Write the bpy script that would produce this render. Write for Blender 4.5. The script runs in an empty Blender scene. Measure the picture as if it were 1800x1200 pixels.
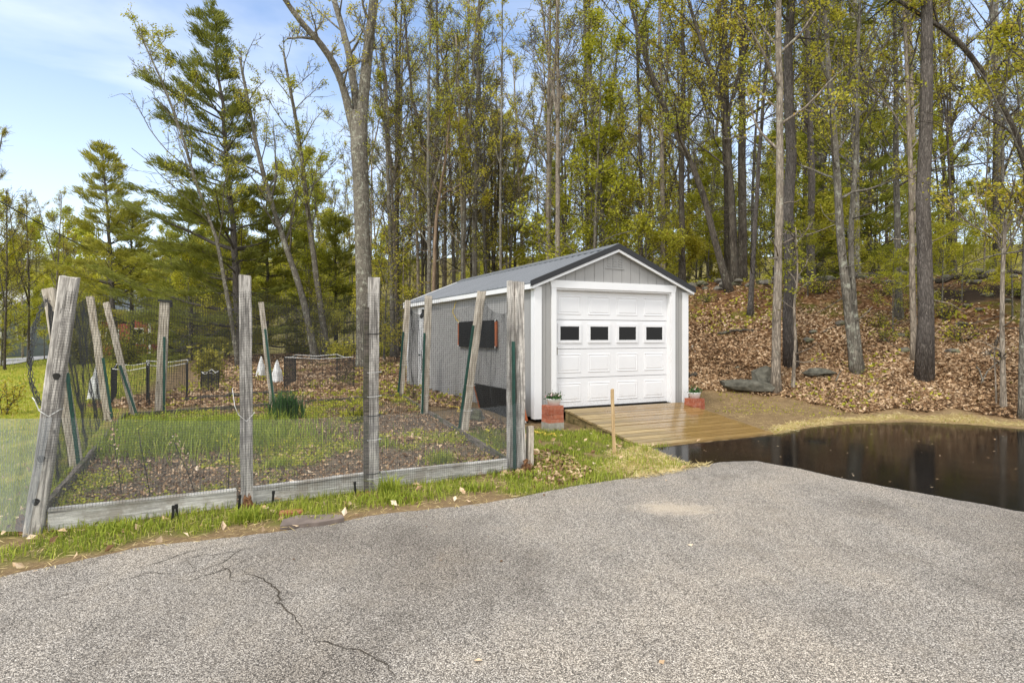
import bpy, math, random
import numpy as np
from mathutils import Vector, Matrix, noise as mnoise

rng = np.random.default_rng(11)
random.seed(11)
C = bpy.context.scene.collection
F, CH, HV = 1057.0, 1.62, 590.0      # focal length in photo pixels, eye height, horizon row

# ------------------------------------------------------------------ helpers
def sm(t):
    t = np.clip(t, 0, 1)
    return t * t * (3 - 2 * t)

def softplus(q, k):
    return k * np.logaddexp(0, np.asarray(q) / k)

def P(u, v, Y):
    return np.array([(u - 900) / F * Y, Y, CH + (HV - v) / F * Y])

class MB:
    """collects quads / triangles with a per-face tint and material slot"""
    def __init__(s):
        s.v = []; s.n = 0; s.q = []; s.t = []; s.qt = []; s.tt = []; s.qm = []; s.tm = []
    def add(s, v, q=None, t=None, tint=0.5, m=0):
        v = np.asarray(v, float).reshape(-1, 3)
        if q is not None and len(q):
            q = np.asarray(q, np.int64).reshape(-1, 4) + s.n
            s.q.append(q); s.qt.append(np.broadcast_to(tint, (len(q),)).astype(float)); s.qm.append(np.full(len(q), m))
        if t is not None and len(t):
            t = np.asarray(t, np.int64).reshape(-1, 3) + s.n
            s.t.append(t); s.tt.append(np.broadcast_to(tint, (len(t),)).astype(float)); s.tm.append(np.full(len(t), m))
        s.v.append(v); s.n += len(v)
    def box(s, lo, hi, tint=0.5, m=0, R=None, at=None):
        x0, y0, z0 = lo; x1, y1, z1 = hi
        v = np.array([(x0,y0,z0),(x1,y0,z0),(x1,y1,z0),(x0,y1,z0),(x0,y0,z1),(x1,y0,z1),(x1,y1,z1),(x0,y1,z1)], float)
        if R is not None: v = v @ np.asarray(R).T
        if at is not None: v = v + at
        s.add(v, [(0,3,2,1),(4,5,6,7),(0,1,5,4),(1,2,6,5),(2,3,7,6),(3,0,4,7)], tint=tint, m=m)
    def prism(s, poly, z0, z1, tint=0.5, m=0):
        n = len(poly)
        v = [(p[0], p[1], z0) for p in poly] + [(p[0], p[1], z1) for p in poly]
        s.add(v, [(i, (i+1) % n, n+(i+1) % n, n+i) for i in range(n)], tint=tint, m=m)
        s.fan(list(range(n, 2*n)), tint, m); s.fan(list(range(n))[::-1], tint, m)
    def fan(s, idx, tint=0.5, m=0):
        base = s.n - 0
        k = [i for i in idx]
        off = s.n - max(k) - 1 if False else None
        # idx are relative to the last added block
        b = s.n - len(s.v[-1])
        t = [(k[0]+b, k[i]+b, k[i+1]+b) for i in range(1, len(k)-1)]
        t = np.array(t); s.t.append(t); s.tt.append(np.full(len(t), tint)); s.tm.append(np.full(len(t), m))
    def tube(s, pts, rad, k=6, tint=0.5, m=0, cap=True):
        pts = np.asarray(pts, float); n = len(pts)
        rad = np.broadcast_to(np.asarray(rad, float), (n,))
        d = np.gradient(pts, axis=0); d /= np.linalg.norm(d, axis=1, keepdims=True) + 1e-9
        ref = np.array([1., 0.13, 0.07]) if abs(d[0][0]) < .8 else np.array([0.1, 0.2, 1.])
        a = ref - d * (d @ ref)[:, None]; a /= np.linalg.norm(a, axis=1, keepdims=True) + 1e-9
        b = np.cross(d, a)
        th = np.arange(k) * 2 * math.pi / k
        ring = pts[:, None] + rad[:, None, None] * (np.cos(th)[None, :, None] * a[:, None] + np.sin(th)[None, :, None] * b[:, None])
        i = np.arange(n-1)[:, None] * k; j = np.arange(k)[None]; j2 = (j+1) % k
        q = np.stack([i+j, i+j2, i+k+j2, i+k+j], -1).reshape(-1, 4)
        s.add(ring.reshape(-1, 3), q, tint=tint, m=m)
        if cap and k > 2:
            s.fan([(n-1)*k + x for x in range(k)], tint, m); s.fan([x for x in range(k)][::-1], tint, m)
    def leaves(s, c, size, asp=.55, flat=0.0, tint=None, m=0, fold=0.0, axis=None):
        """diamond leaves centred on c"""
        c = np.asarray(c, float); n = len(c)
        if n == 0: return
        size = np.broadcast_to(size, (n,))[:, None]
        a = rng.normal(size=(n, 3)) if axis is None else axis + rng.normal(size=(n, 3)) * .25
        a[:, 2] *= (1 - flat); a /= np.linalg.norm(a, axis=1, keepdims=True) + 1e-9
        r = rng.normal(size=(n, 3)); r[:, 2] *= (1 - flat)
        b = r - a * (a * r).sum(1, keepdims=True); b /= np.linalg.norm(b, axis=1, keepdims=True) + 1e-9
        nn = np.cross(a, b) * fold * size
        v = np.stack([c - a*size, c + b*size*asp + nn, c + a*size, c - b*size*asp + nn], 1).reshape(-1, 3)
        i = np.arange(n)[:, None]*4
        if tint is None: tint = rng.random(n)
        if fold:
            t = np.concatenate([i + np.array([[0, 1, 2]]), i + np.array([[0, 2, 3]])], 0)
            s.add(v, t=t, tint=np.concatenate([np.broadcast_to(tint, (n,))]*2), m=m)
        else:
            s.add(v, i + np.arange(4)[None], tint=tint, m=m)
    def mesh(s, name, mats, smooth=False):
        me = bpy.data.meshes.new(name)
        v = np.concatenate(s.v) if s.v else np.zeros((0, 3))
        q = np.concatenate(s.q) if s.q else np.zeros((0, 4), int)
        t = np.concatenate(s.t) if s.t else np.zeros((0, 3), int)
        loops = np.concatenate([q.ravel(), t.ravel()]).astype(np.int32)
        nf = len(q) + len(t)
        tot = np.concatenate([np.full(len(q), 4), np.full(len(t), 3)]).astype(np.int32)
        st = np.concatenate([[0], np.cumsum(tot)[:-1]]).astype(np.int32) if nf else np.zeros(0, np.int32)
        me.vertices.add(len(v)); me.vertices.foreach_set('co', v.astype(np.float32).ravel())
        me.loops.add(len(loops)); me.loops.foreach_set('vertex_index', loops)
        me.polygons.add(nf); me.polygons.foreach_set('loop_start', st); me.polygons.foreach_set('loop_total', tot)
        ml = (s.qm + s.tm)
        mi = np.concatenate(s.qm + s.tm).astype(np.int32) if ml else np.zeros(0, np.int32)
        me.polygons.foreach_set('material_index', mi)
        me.polygons.foreach_set('use_smooth', np.full(nf, smooth))
        at = me.attributes.new('tint', 'FLOAT', 'FACE')
        at.data.foreach_set('value', np.concatenate(s.qt + s.tt).astype(np.float32) if ml else np.zeros(0, np.float32))
        for m in (mats if isinstance(mats, (list, tuple)) else [mats]): me.materials.append(m)
        me.update(calc_edges=True); me.validate()
        return me
    def build(s, name, mats, parent=None, smooth=False):
        o = bpy.data.objects.new(name, s.mesh(name, mats, smooth)); C.objects.link(o)
        if parent: o.parent = parent
        return o

def tag(o, label=None, cat=None, group=None, kind=None):
    if label: o['label'] = label
    if cat: o['category'] = cat
    if group: o['group'] = group
    if kind: o['kind'] = kind
    return o

def empty(name, loc, rz=0):
    o = bpy.data.objects.new(name, None); C.objects.link(o)
    o.location = loc; o.rotation_euler = (0, 0, rz); o.empty_display_size = .1
    return o

def copy_tree(o, parent=None):
    kids = [k for k in bpy.data.objects if k.parent == o]
    c = o.copy(); C.objects.link(c)
    if parent: c.parent = parent
    for k in kids: copy_tree(k, c)
    return c

# ------------------------------------------------------------------ node materials
class N:
    def __init__(s, name):
        s.m = bpy.data.materials.new(name); s.m.use_nodes = True
        s.t = s.m.node_tree; s.t.nodes.clear()
        s.out = s.n('ShaderNodeOutputMaterial')
    def n(s, typ, **kw):
        x = s.t.nodes.new(typ)
        for k, v in kw.items(): setattr(x, k, v)
        return x
    def l(s, a, b): s.t.links.new(a, b)
    def set(s, sock, v):
        if hasattr(v, 'is_linked') or isinstance(v, bpy.types.NodeSocket): s.l(v, sock)
        else: sock.default_value = v
    def coord(s, kind='Object', scale=(1, 1, 1), loc=(0, 0, 0), rot=(0, 0, 0)):
        if kind == 'Position': src = s.n('ShaderNodeNewGeometry').outputs['Position']
        else: src = s.n('ShaderNodeTexCoord').outputs[kind]
        mp = s.n('ShaderNodeMapping'); s.l(src, mp.inputs[0])
        mp.inputs['Scale'].default_value = scale; mp.inputs['Location'].default_value = loc; mp.inputs['Rotation'].default_value = rot
        return mp.outputs[0]
    def noise(s, vec, scale, detail=4, rough=.6, out='Fac'):
        x = s.n('ShaderNodeTexNoise'); s.l(vec, x.inputs['Vector'])
        x.inputs['Scale'].default_value = scale; x.inputs['Detail'].default_value = detail; x.inputs['Roughness'].default_value = rough
        return x.outputs[out]
    def voro(s, vec, scale, feature='F1', out='Distance', rnd=1):
        x = s.n('ShaderNodeTexVoronoi', feature=feature); s.l(vec, x.inputs['Vector'])
        x.inputs['Scale'].default_value = scale; x.inputs['Randomness'].default_value = rnd
        return x.outputs[out]
    def ramp(s, fac, stops, interp='LINEAR'):
        x = s.n('ShaderNodeValToRGB'); s.set(x.inputs[0], fac)
        cr = x.color_ramp; cr.interpolation = interp
        while len(cr.elements) < len(stops): cr.elements.new(.5)
        for e, (p, c) in zip(cr.elements, stops):
            e.position = p
            e.color = (*c, 1) if isinstance(c, (tuple, list)) else (c, c, c, 1)
        return x.outputs[0]
    def mix(s, fac, a, b, mode='MIX'):
        x = s.n('ShaderNodeMix', data_type='RGBA', blend_type=mode)
        s.set(x.inputs[0], fac)
        for k, v in ((6, a), (7, b)):
            if isinstance(v, (tuple, list)): v = (*v, 1) if len(v) == 3 else v
            s.set(x.inputs[k], v)
        return x.outputs[2]
    def math(s, op, a, b=0.0):
        x = s.n('ShaderNodeMath', operation=op); s.set(x.inputs[0], a); s.set(x.inputs[1], b)
        return x.outputs[0]
    def attr(s, name, out='Fac'):
        x = s.n('ShaderNodeAttribute', attribute_name=name); return x.outputs[out]
    def rand(s): return s.n('ShaderNodeObjectInfo').outputs['Random']
    def bump(s, h, strength=.5, dist=.02):
        x = s.n('ShaderNodeBump'); x.inputs['Strength'].default_value = strength; x.inputs['Distance'].default_value = dist
        s.l(h, x.inputs['Height']); return x.outputs[0]
    def pbsdf(s, color, rough=.8, normal=None, spec=.3, metal=0., coat=0., finish=True):
        p = s.n('ShaderNodeBsdfPrincipled')
        if isinstance(color, (tuple, list)): color = (*color, 1) if len(color) == 3 else color
        s.set(p.inputs['Base Color'], color); s.set(p.inputs['Roughness'], rough)
        p.inputs['Specular IOR Level'].default_value = spec; p.inputs['Metallic'].default_value = metal
        p.inputs['Coat Weight'].default_value = coat
        if normal is not None: s.l(normal, p.inputs['Normal'])
        if finish: s.l(p.outputs[0], s.out.inputs[0])
        return p.outputs[0]

def plain(name, col, rough=.6, var=.15, scale=6, spec=.4, metal=0, bump=.0):
    n = N(name); v = n.coord('Object')
    f = n.noise(v, scale, 5)
    c = n.mix(n.ramp(f, [(.3, 0.), (.7, 1.)]), tuple(x*(1-var) for x in col), tuple(min(1, x*(1+var)) for x in col))
    nb = n.bump(n.noise(v, scale*12, 3), bump, .004) if bump else None
    n.pbsdf(c, rough, nb, spec, metal); return n.m

def bark(name, dark, light, vs=5., lich=None, lichamt=.6, bs=.8):
    n = N(name)
    v = n.coord('Object', (1, 1, .22)); v2 = n.coord('Object')
    f = n.noise(v, vs*2.2, 6, .7); f2 = n.noise(v2, .9, 3); f3 = n.noise(v, vs*9, 3, .6)
    c = n.mix(n.ramp(f, [(.4, 0.), (.6, 1.)]), dark, light)
    fur = n.voro(n.coord('Object', (1, 1, .16)), vs*3.4, 'DISTANCE_TO_EDGE')
    c = n.mix(n.math('MULTIPLY', n.ramp(fur, [(.02, 1.), (.16, 0.)]), .85 if bs > .5 else .4), c, tuple(x*.35 for x in dark))
    c = n.mix(n.math('MULTIPLY', n.ramp(f3, [(.4, 1.), (.55, 0.)]), .6), c, tuple(x*.45 for x in dark))
    c = n.mix(n.math('MULTIPLY', n.ramp(f2, [(.3, 0.), (.7, 1.)]), .35), c, tuple(x*1.25 for x in light))
    if lich:
        lf = n.noise(v2, 6., 5, .75)
        c = n.mix(n.math('MULTIPLY', n.ramp(lf, [(lichamt-.04, 0.), (lichamt+.06, 1.)]), .8), c, lich)
    c = n.mix(.5, c, n.mix(n.rand(), (.75, .75, .75), (1.2, 1.17, 1.1)), 'MULTIPLY')
    h = n.math('ADD', n.math('ADD', f, n.math('MULTIPLY', f3, .5)), n.math('MULTIPLY', fur, 1.5))
    n.pbsdf(c, .9, n.bump(h, bs, .03), .15); return n.m

def leafmat(name, stops, trans=.4, rndv=True):
    n = N(name)
    c = n.ramp(n.attr('tint'), stops)
    if rndv: c = n.mix(.8, c, n.mix(n.rand(), (.8, .85, .8), (1.25, 1.12, 1.0)), 'MULTIPLY')
    p = n.pbsdf(c, .6, None, .25, finish=False)
    t = n.n('ShaderNodeBsdfTranslucent'); n.l(c, t.inputs[0])
    mx = n.n('ShaderNodeMixShader'); mx.inputs[0].default_value = trans
    n.l(p, mx.inputs[1]); n.l(t.outputs[0], mx.inputs[2]); n.l(mx.outputs[0], n.out.inputs[0])
    return n.m

def woodmat(name, dark, light, along='Z', rough=.85, crack=True, tintamt=.3, bs=.5, stain=None):
    n = N(name)
    sc = {'Z': (1, 1, .06), 'X': (.06, 1, 1), 'Y': (1, .06, 1)}[along]
    v = n.coord('Object', sc); v2 = n.coord('Object')
    f = n.noise(v, 46, 6, .7); f2 = n.noise(v, 120, 3, .6); big = n.noise(v2, 2.2, 4)
    c = n.mix(n.ramp(f, [(.4, 0.), (.58, 1.)]), dark, light)
    c = n.mix(n.math('MULTIPLY', n.ramp(big, [(.5, 0.), (.75, 1.)]), .4), c, tuple(x*.6 for x in dark))
    if crack: c = n.mix(n.math('MULTIPLY', n.ramp(f2, [(.3, 1.), (.4, 0.)]), .7), c, tuple(x*.25 for x in dark))
    kn = n.voro(n.coord('Object', (4, 4, 1.7) if along == 'Z' else (1.7, 4, 4)), 1.6)
    c = n.mix(n.ramp(kn, [(.045, .85), (.075, 0.)]), c, tuple(x*.3 for x in dark))
    c = n.mix(tintamt, c, n.mix(n.attr('tint'), (.55, .55, .55), (1.35, 1.35, 1.35)), 'MULTIPLY')
    c = n.mix(.35, c, n.mix(n.rand(), (.7, .7, .7), (1.25, 1.2, 1.15)), 'MULTIPLY')
    if stain: c = n.mix(n.math('MULTIPLY', n.ramp(n.noise(v2, 3.5, 5, .7), [(.48, 0.), (.62, 1.)]), .75), c, stain)
    n.pbsdf(c, rough, n.bump(n.math('ADD', f, f2), bs, .006), .2); return n.m

M = {}
M['bark_oak'] = bark('bark_oak', (.055, .045, .036), (.16, .138, .11), 6, (.3, .32, .25), .64)
M['bark_grey'] = bark('bark_grey', (.11, .098, .08), (.27, .245, .205), 7, (.38, .39, .32), .58)
M['bark_pale'] = bark('bark_pale', (.2, .165, .13), (.42, .36, .29), 6, (.45, .45, .37), .62, .6)
M['bark_pine'] = bark('bark_pine', (.075, .064, .058), (.215, .19, .17), 9, (.24, .24, .2), .68, 1.0)
M['bark_brown'] = bark('bark_brown', (.13, .09, .06), (.27, .2, .14), 5, None, .6, .4)
M['leaf_spring'] = leafmat('leaf_spring', [(0., (.19, .19, .02)), (.45, (.44, .435, .045)), (.8, (.6, .56, .08)), (.95, (.46, .32, .07)), (1., (.4, .2, .06))], .48)
M['leaf_rust'] = leafmat('leaf_rust', [(0., (.2, .17, .025)), (.4, (.44, .385, .05)), (.8, (.55, .42, .07)), (1., (.42, .2, .05))], .48)
M['leaf_fresh'] = leafmat('leaf_fresh', [(0., (.21, .23, .022)), (.5, (.45, .46, .045)), (1., (.62, .59, .075))], .48)
M['needle'] = leafmat('needle', [(0., (.1, .115, .022)), (.5, (.2, .215, .042)), (.85, (.3, .31, .065)), (1., (.38, .34, .09))], .4)
M['needle_bright'] = leafmat('needle_bright', [(0., (.12, .14, .022)), (.5, (.27, .285, .045)), (1., (.46, .44, .08))], .42)
M['bush'] = leafmat('bush', [(0., (.09, .1, .013)), (.5, (.22, .21, .028)), (1., (.37, .35, .045))], .4)
M['bush_yellow'] = leafmat('bush_yellow', [(0., (.16, .15, .015)), (.5, (.32, .28, .03)), (1., (.48, .4, .05))], .35)
M['litter'] = leafmat('litter', [(0., (.08, .045, .024)), (.22, (.24, .135, .065)), (.5, (.5, .335, .19)), (.8, (.66, .49, .315)), (1., (.78, .64, .47))], .1, False)
M['grass'] = leafmat('grass', [(0., (.11, .16, .018)), (.45, (.27, .335, .036)), (.8, (.45, .475, .07)), (.93, (.45, .43, .1)), (1., (.55, .45, .2))], .35, False)
M['straw'] = leafmat('straw', [(0., (.36, .26, .1)), (.5, (.66, .52, .22)), (1., (.85, .74, .44))], .15, False)
M['iris'] = leafmat('iris', [(0., (.025, .07, .02)), (1., (.08, .17, .045))], .25, False)
M['flower'] = leafmat('flower', [(0., (.75, .55, .55)), (.5, (.8, .7, .66)), (1., (.7, .25, .3))], .2, False)
M['post'] = woodmat('post_wood', (.2, .185, .165), (.64, .605, .55), 'Z', stain=(.2, .185, .17))
M['post_tan'] = woodmat('post_wood_tan', (.3, .255, .2), (.62, .56, .47), 'Z')
M['board'] = woodmat('edge_board_wood', (.46, .44, .4), (.84, .82, .77), 'X', stain=(.33, .28, .22))
M['board_dark'] = woodmat('edge_board_dark', (.07, .06, .05), (.2, .17, .14), 'X', stain=(.05, .06, .02))
M['rot'] = plain('rotten_wood', (.2, .105, .055), .95, .8, 30, .1, 0, 1.)
M['stake'] = woodmat('stake_wood', (.42, .28, .14), (.62, .45, .25), 'Z', .7, False)
M['tpost'] = plain('green_paint', (.014, .07, .05), .45, .3, 9)
M['net'] = plain('black_net', (.016, .017, .017), .6, .1, 3)
M['net_grey'] = plain('grey_net', (.27, .29, .3), .55, .1, 3)
M['tie_white'] = plain('white_cord', (.75, .75, .72), .6, .1)
M['tie_black'] = plain('black_plastic', (.015, .015, .015), .4, .1)
M['white'] = plain('white_paint', (.76, .76, .76), .45, .02, 3, .4, 0, .05)
def doormat():
    n = N('door_white'); v = n.coord('Object'); sx = n.n('ShaderNodeSeparateXYZ'); n.l(v, sx.inputs[0])
    spl = n.math('MULTIPLY', n.ramp(n.math('SUBTRACT', sx.outputs[2], n.math('MULTIPLY', n.noise(v, 4, 5, .7), .5)), [(.08, 1.), (.36, 0.)]), n.ramp(n.noise(v, 38, 4, .7), [(.45, 0.), (.7, .55)]))
    c = n.mix(n.ramp(n.noise(v, 1.4, 4), [(.3, 0.), (.7, 1.)]), (.72, .72, .73), (.77, .77, .775)); c = n.mix(spl, c, (.4, .33, .24))
    n.pbsdf(c, .42, n.bump(n.noise(v, 1.6, 3), .12, .02), .4); return n.m
M['door_white'] = doormat()
M['glass'] = plain('dark_glass', (.004, .004, .004), .06, .1, 2, .22)
M['blacktrim'] = plain('black_metal_trim', (.012, .012, .014), .35, .1, 4)
M['skid'] = plain('dark_skid_timber', (.03, .027, .022), .9, .4, 5)
M['solar'] = None
M['orange'] = plain('orange_fabric', (.45, .13, .045), .6, .15, 8)
M['rope'] = plain('yellow_rope', (.65, .48, .08), .7, .2, 20)
M['concrete'] = plain('concrete', (.3, .28, .24), .9, .25, 9, .2, 0, .5)
M['pot'] = plain('white_planter', (.78, .78, .76), .4, .04)
M['slate'] = plain('slate_slab', (.17, .135, .115), .75, .3, 7, .3, 0, .6)
M['fabric_white'] = plain('white_fabric', (.72, .73, .72), .8, .1, 8)
def rockmat():
    n = N('grey_rock'); v = n.coord('Object')
    f = n.noise(v, 5, 6, .7)
    c = n.ramp(f, [(.3, (.07, .063, .052)), (.55, (.17, .155, .13)), (.75, (.3, .28, .245))])
    c = n.mix(n.math('MULTIPLY', n.ramp(n.noise(v, 2.3, 5, .7), [(.5, 0.), (.6, 1.)]), .6), c, (.1, .11, .03))
    n.pbsdf(c, .9, n.bump(f, .9, .05), .2); return n.m
M['rock'] = rockmat()
M['rock_dark'] = plain('dark_ledge_rock', (.1, .095, .075), .9, .5, 9, .2, 0, .9)
def solarmat():
    n = N('solar_fabric'); v = n.coord('Object')
    n.pbsdf(n.mix(n.noise(v, 20, 2), (.006, .006, .007), (.014, .014, .016)), .5, n.bump(n.noise(v, 5, 3), .3, .02), .1); return n.m
M['solar'] = solarmat()
def sidingmat():
    n = N('grey_siding'); v = n.coord('Object', (1, 1, .12))
    f = n.noise(v, 42, 4, .6); f2 = n.noise(n.coord('Object'), .8, 3)
    c = n.mix(f, (.3, .294, .283), (.37, .363, .35)); c = n.mix(n.math('MULTIPLY', f2, .25), c, (.29, .283, .27))
    n.pbsdf(c, .7, n.bump(f, .25, .004), .25); return n.m
M['siding'] = sidingmat()
def roofmat():
    n = N('metal_roof'); v = n.coord('Object')
    f = n.noise(v, 1.3, 4)
    c = n.mix(f, (.15, .16, .175), (.21, .222, .24))
    n.pbsdf(c, n.ramp(n.noise(v, 6, 4), [(.3, .34), (.7, .48)]), n.bump(n.noise(v, 2.2, 2), .08, .02), .5, .35); return n.m
M['roof'] = roofmat()
def brickmat():
    n = N('red_brick'); v = n.coord('Object')
    c = n.mix(n.attr('tint'), (.27, .07, .035), (.44, .15, .085))
    c = n.mix(n.ramp(n.noise(v, 22, 5, .7), [(.45, 0.), (.75, .55)]), c, (.5, .32, .25))
    n.pbsdf(c, .9, n.bump(n.noise(v, 60, 3), .5, .006), .2); return n.m
M['brick'] = brickmat()
def deckmat():
    n = N('wet_deck_boards'); v = n.coord('Object', (.05, 1, 1)); v2 = n.coord('Object')
    f = n.noise(v, 40, 5, .65); big = n.noise(n.coord('Object', (.5, 1, 1)), 2.2, 4)
    c = n.mix(n.ramp(f, [(.3, 0.), (.7, 1.)]), (.21, .15, .068), (.42, .32, .17))
    c = n.mix(.85, c, n.mix(n.attr('tint'), (.55, .54, .5), (1.35, 1.3, 1.15)), 'MULTIPLY')
    sx = n.n('ShaderNodeSeparateXYZ'); n.l(n.n('ShaderNodeTexCoord').outputs['Object'], sx.inputs[0])
    wet = n.ramp(n.math('ADD', n.math('MULTIPLY', sx.outputs[0], .33), n.math('MULTIPLY', big, .55)), [(.62, 0.), (.82, 1.)])
    c = n.mix(n.math('MULTIPLY', wet, .55), c, (.22, .115, .022))
    c = n.mix(n.math('MULTIPLY', n.ramp(n.noise(v2, 3, 5, .7), [(.55, 0.), (.7, 1.)]), .4), c, (.12, .1, .05))
    rg = n.math('SUBTRACT', .5, n.math('MULTIPLY', wet, .36))
    n.pbsdf(c, rg, n.bump(n.math('ADD', f, big), .25, .006), .5); return n.m
M['deck'] = deckmat()
M['stringer'] = woodmat('mossy_stringer', (.16, .12, .05), (.32, .25, .12), 'Y', stain=(.03, .035, .012))

# ------------------------------------------------------------------ terrain
def inpoly(x, y, poly):
    x = np.asarray(x); y = np.asarray(y); r = np.zeros(x.shape, bool)
    n = len(poly)
    for i in range(n):
        x0, y0 = poly[i]; x1, y1 = poly[(i+1) % n]
        c = (y0 > y) != (y1 > y)
        with np.errstate(divide='ignore', invalid='ignore'):
            xx = (x1-x0) * (y-y0) / (y1-y0 + 1e-12) + x0
        r ^= c & (x < xx)
    return r

def polydist(x, y, pts, closed=True):
    x = np.asarray(x, float); y = np.asarray(y, float); d = np.full(x.shape, 1e9)
    n = len(pts)
    for i in range(n if closed else n-1):
        ax, ay = pts[i]; bx, by = pts[(i+1) % n]
        dx, dy = bx-ax, by-ay; L = dx*dx + dy*dy + 1e-12
        t = np.clip(((x-ax)*dx + (y-ay)*dy) / L, 0, 1)
        d = np.minimum(d, np.hypot(x-ax-t*dx, y-ay-t*dy))
    return d

def vnoise(x, y, s, seed=0):
    """cheap smooth value noise, vectorised"""
    x = np.asarray(x, float)*s + seed*17.3; y = np.asarray(y, float)*s - seed*9.1
    xi = np.floor(x).astype(np.int64); yi = np.floor(y).astype(np.int64); fx = sm(x-xi); fy = sm(y-yi)
    def h(a, b):
        k = (a*374761393 + b*668265263 + seed*974711) & 0x7fffffff
        k = ((k ^ (k >> 13)) * 1274126177) & 0x7fffffff
        return ((k ^ (k >> 16)) & 0xffff) / 65535.
    return (h(xi, yi)*(1-fx) + h(xi+1, yi)*fx)*(1-fy) + (h(xi, yi+1)*(1-fx) + h(xi+1, yi+1)*fx)*fy
def fnoise(x, y, s, seed=0):
    return (vnoise(x, y, s, seed) + .5*vnoise(x, y, s*2.1, seed+1) + .25*vnoise(x, y, s*4.3, seed+2)) / 1.75

# measured on the ground of the photo
EDGE = [(-9., 1.2), (-6.2, 2.55), (-4.6, 3.42), (-3.43, 4.03), (-2.87, 4.58), (-1.86, 5.02), (-1.29, 5.40), (-.27, 5.82), (.61, 6.44), (1.59, 7.0), (2.2, 7.4)]
SEAM = [(2.2, 7.4), (2.72, 7.72), (3.17, 7.78), (3.5, 7.3), (3.81, 6.71), (4.7, 5.52), (6.5, 3.4), (9, .8)]
DRIVE = EDGE + [(3.0, 7.95), (3.6, 7.6), (4.2, 6.9), (5.2, 5.7), (7.0, 3.7), (9.5, 1.0), (10., -6), (-9., -6)]
WET = [(1.93, 8.45), (1.95, 8.62), (4.36, 9.86), (4.75, 10.2), (5.3, 10.65), (6.27, 11.05), (7.46, 11.27), (8.3, 10.98), (8.8, 10.4), (10.5, 9.0), (14, 7.4), (14, .8)] + SEAM[::-1]
GA, GB, GC_, GD = (-3.97, 4.96), (.05, 7.29), (-2.56, 13.9), (-7.0, 10.9)
GARDEN = [GA, GB, GC_, GD]
SR = math.radians(26.0); e1 = np.array([math.cos(SR), math.sin(SR)]); e2 = np.array([-math.sin(SR), math.cos(SR)])
S0 = np.array([.403, 10.40])            # front left corner of the shed
SW, SL = 3.36, 7.75
def shed_xy(lx, ly): p = S0 + e1*lx + e2*ly; return (p[0], p[1])
SHED = [shed_xy(0, 0), shed_xy(SW, 0), shed_xy(SW, SL), shed_xy(0, SL)]

def bank_q(x, y): return .455*(x-4.3) + .891*(y-13.5)
def bank_f(x, y): return .12 + .88*sm((.891*x - .455*y + 11) / 7)
def hz(x, y, bumps=True):
    x = np.asarray(x, float); y = np.asarray(y, float)
    w = y - 7.3 - .5*np.maximum(0, x)
    z = .2*np.clip(w/5.5, 0, 1)
    z = z - .75*sm((-7.5-x)/28)
    q = bank_q(x, y); wob = 1.2*(fnoise(x, y, .22, 5)-.5)
    r = .46*softplus(q + wob*np.clip(q/3, 0, 1), .28) - .46*softplus(q-7+wob, .5) + .02*np.maximum(q-7, 0)
    z = z + r*bank_f(x, y)*(1-sm((y-60)/60)*.4)
    z = z + 27*sm((y-85)/120)
    if bumps:
        on = np.clip(q/1.2, 0, 1)
        wild = np.clip((y-13)/4, 0, 1); on = on*sm((x+.5*y)/4+.15)
        z = z + (fnoise(x, y, .9, 3)-.5)*.34*on*wild + (fnoise(x, y, 2.6, 4)-.5)*.12*on
        z = z + (fnoise(x, y, 2.2, 6)-.5)*.06*(1-on)*np.clip(polydist(x, y, DRIVE)/.8, 0, 1)
    ind = inpoly(x, y, DRIVE) | inpoly(x, y, WET)
    return np.where(ind, -.03, z)

def G(u, v, ymin=3., ymax=120.):
    Y = np.concatenate([np.arange(ymin, 30, .02), np.arange(30, ymax, .1)])
    X = (u-900)/F*Y; Z = CH + (HV-v)/F*Y
    k = np.nonzero(Z <= hz(X, Y))[0]
    i = k[0] if len(k) else len(Y)-1
    return np.array([X[i], Y[i], float(hz(X[i], Y[i]))])
def gz(x, y): return float(hz(x, y))

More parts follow.
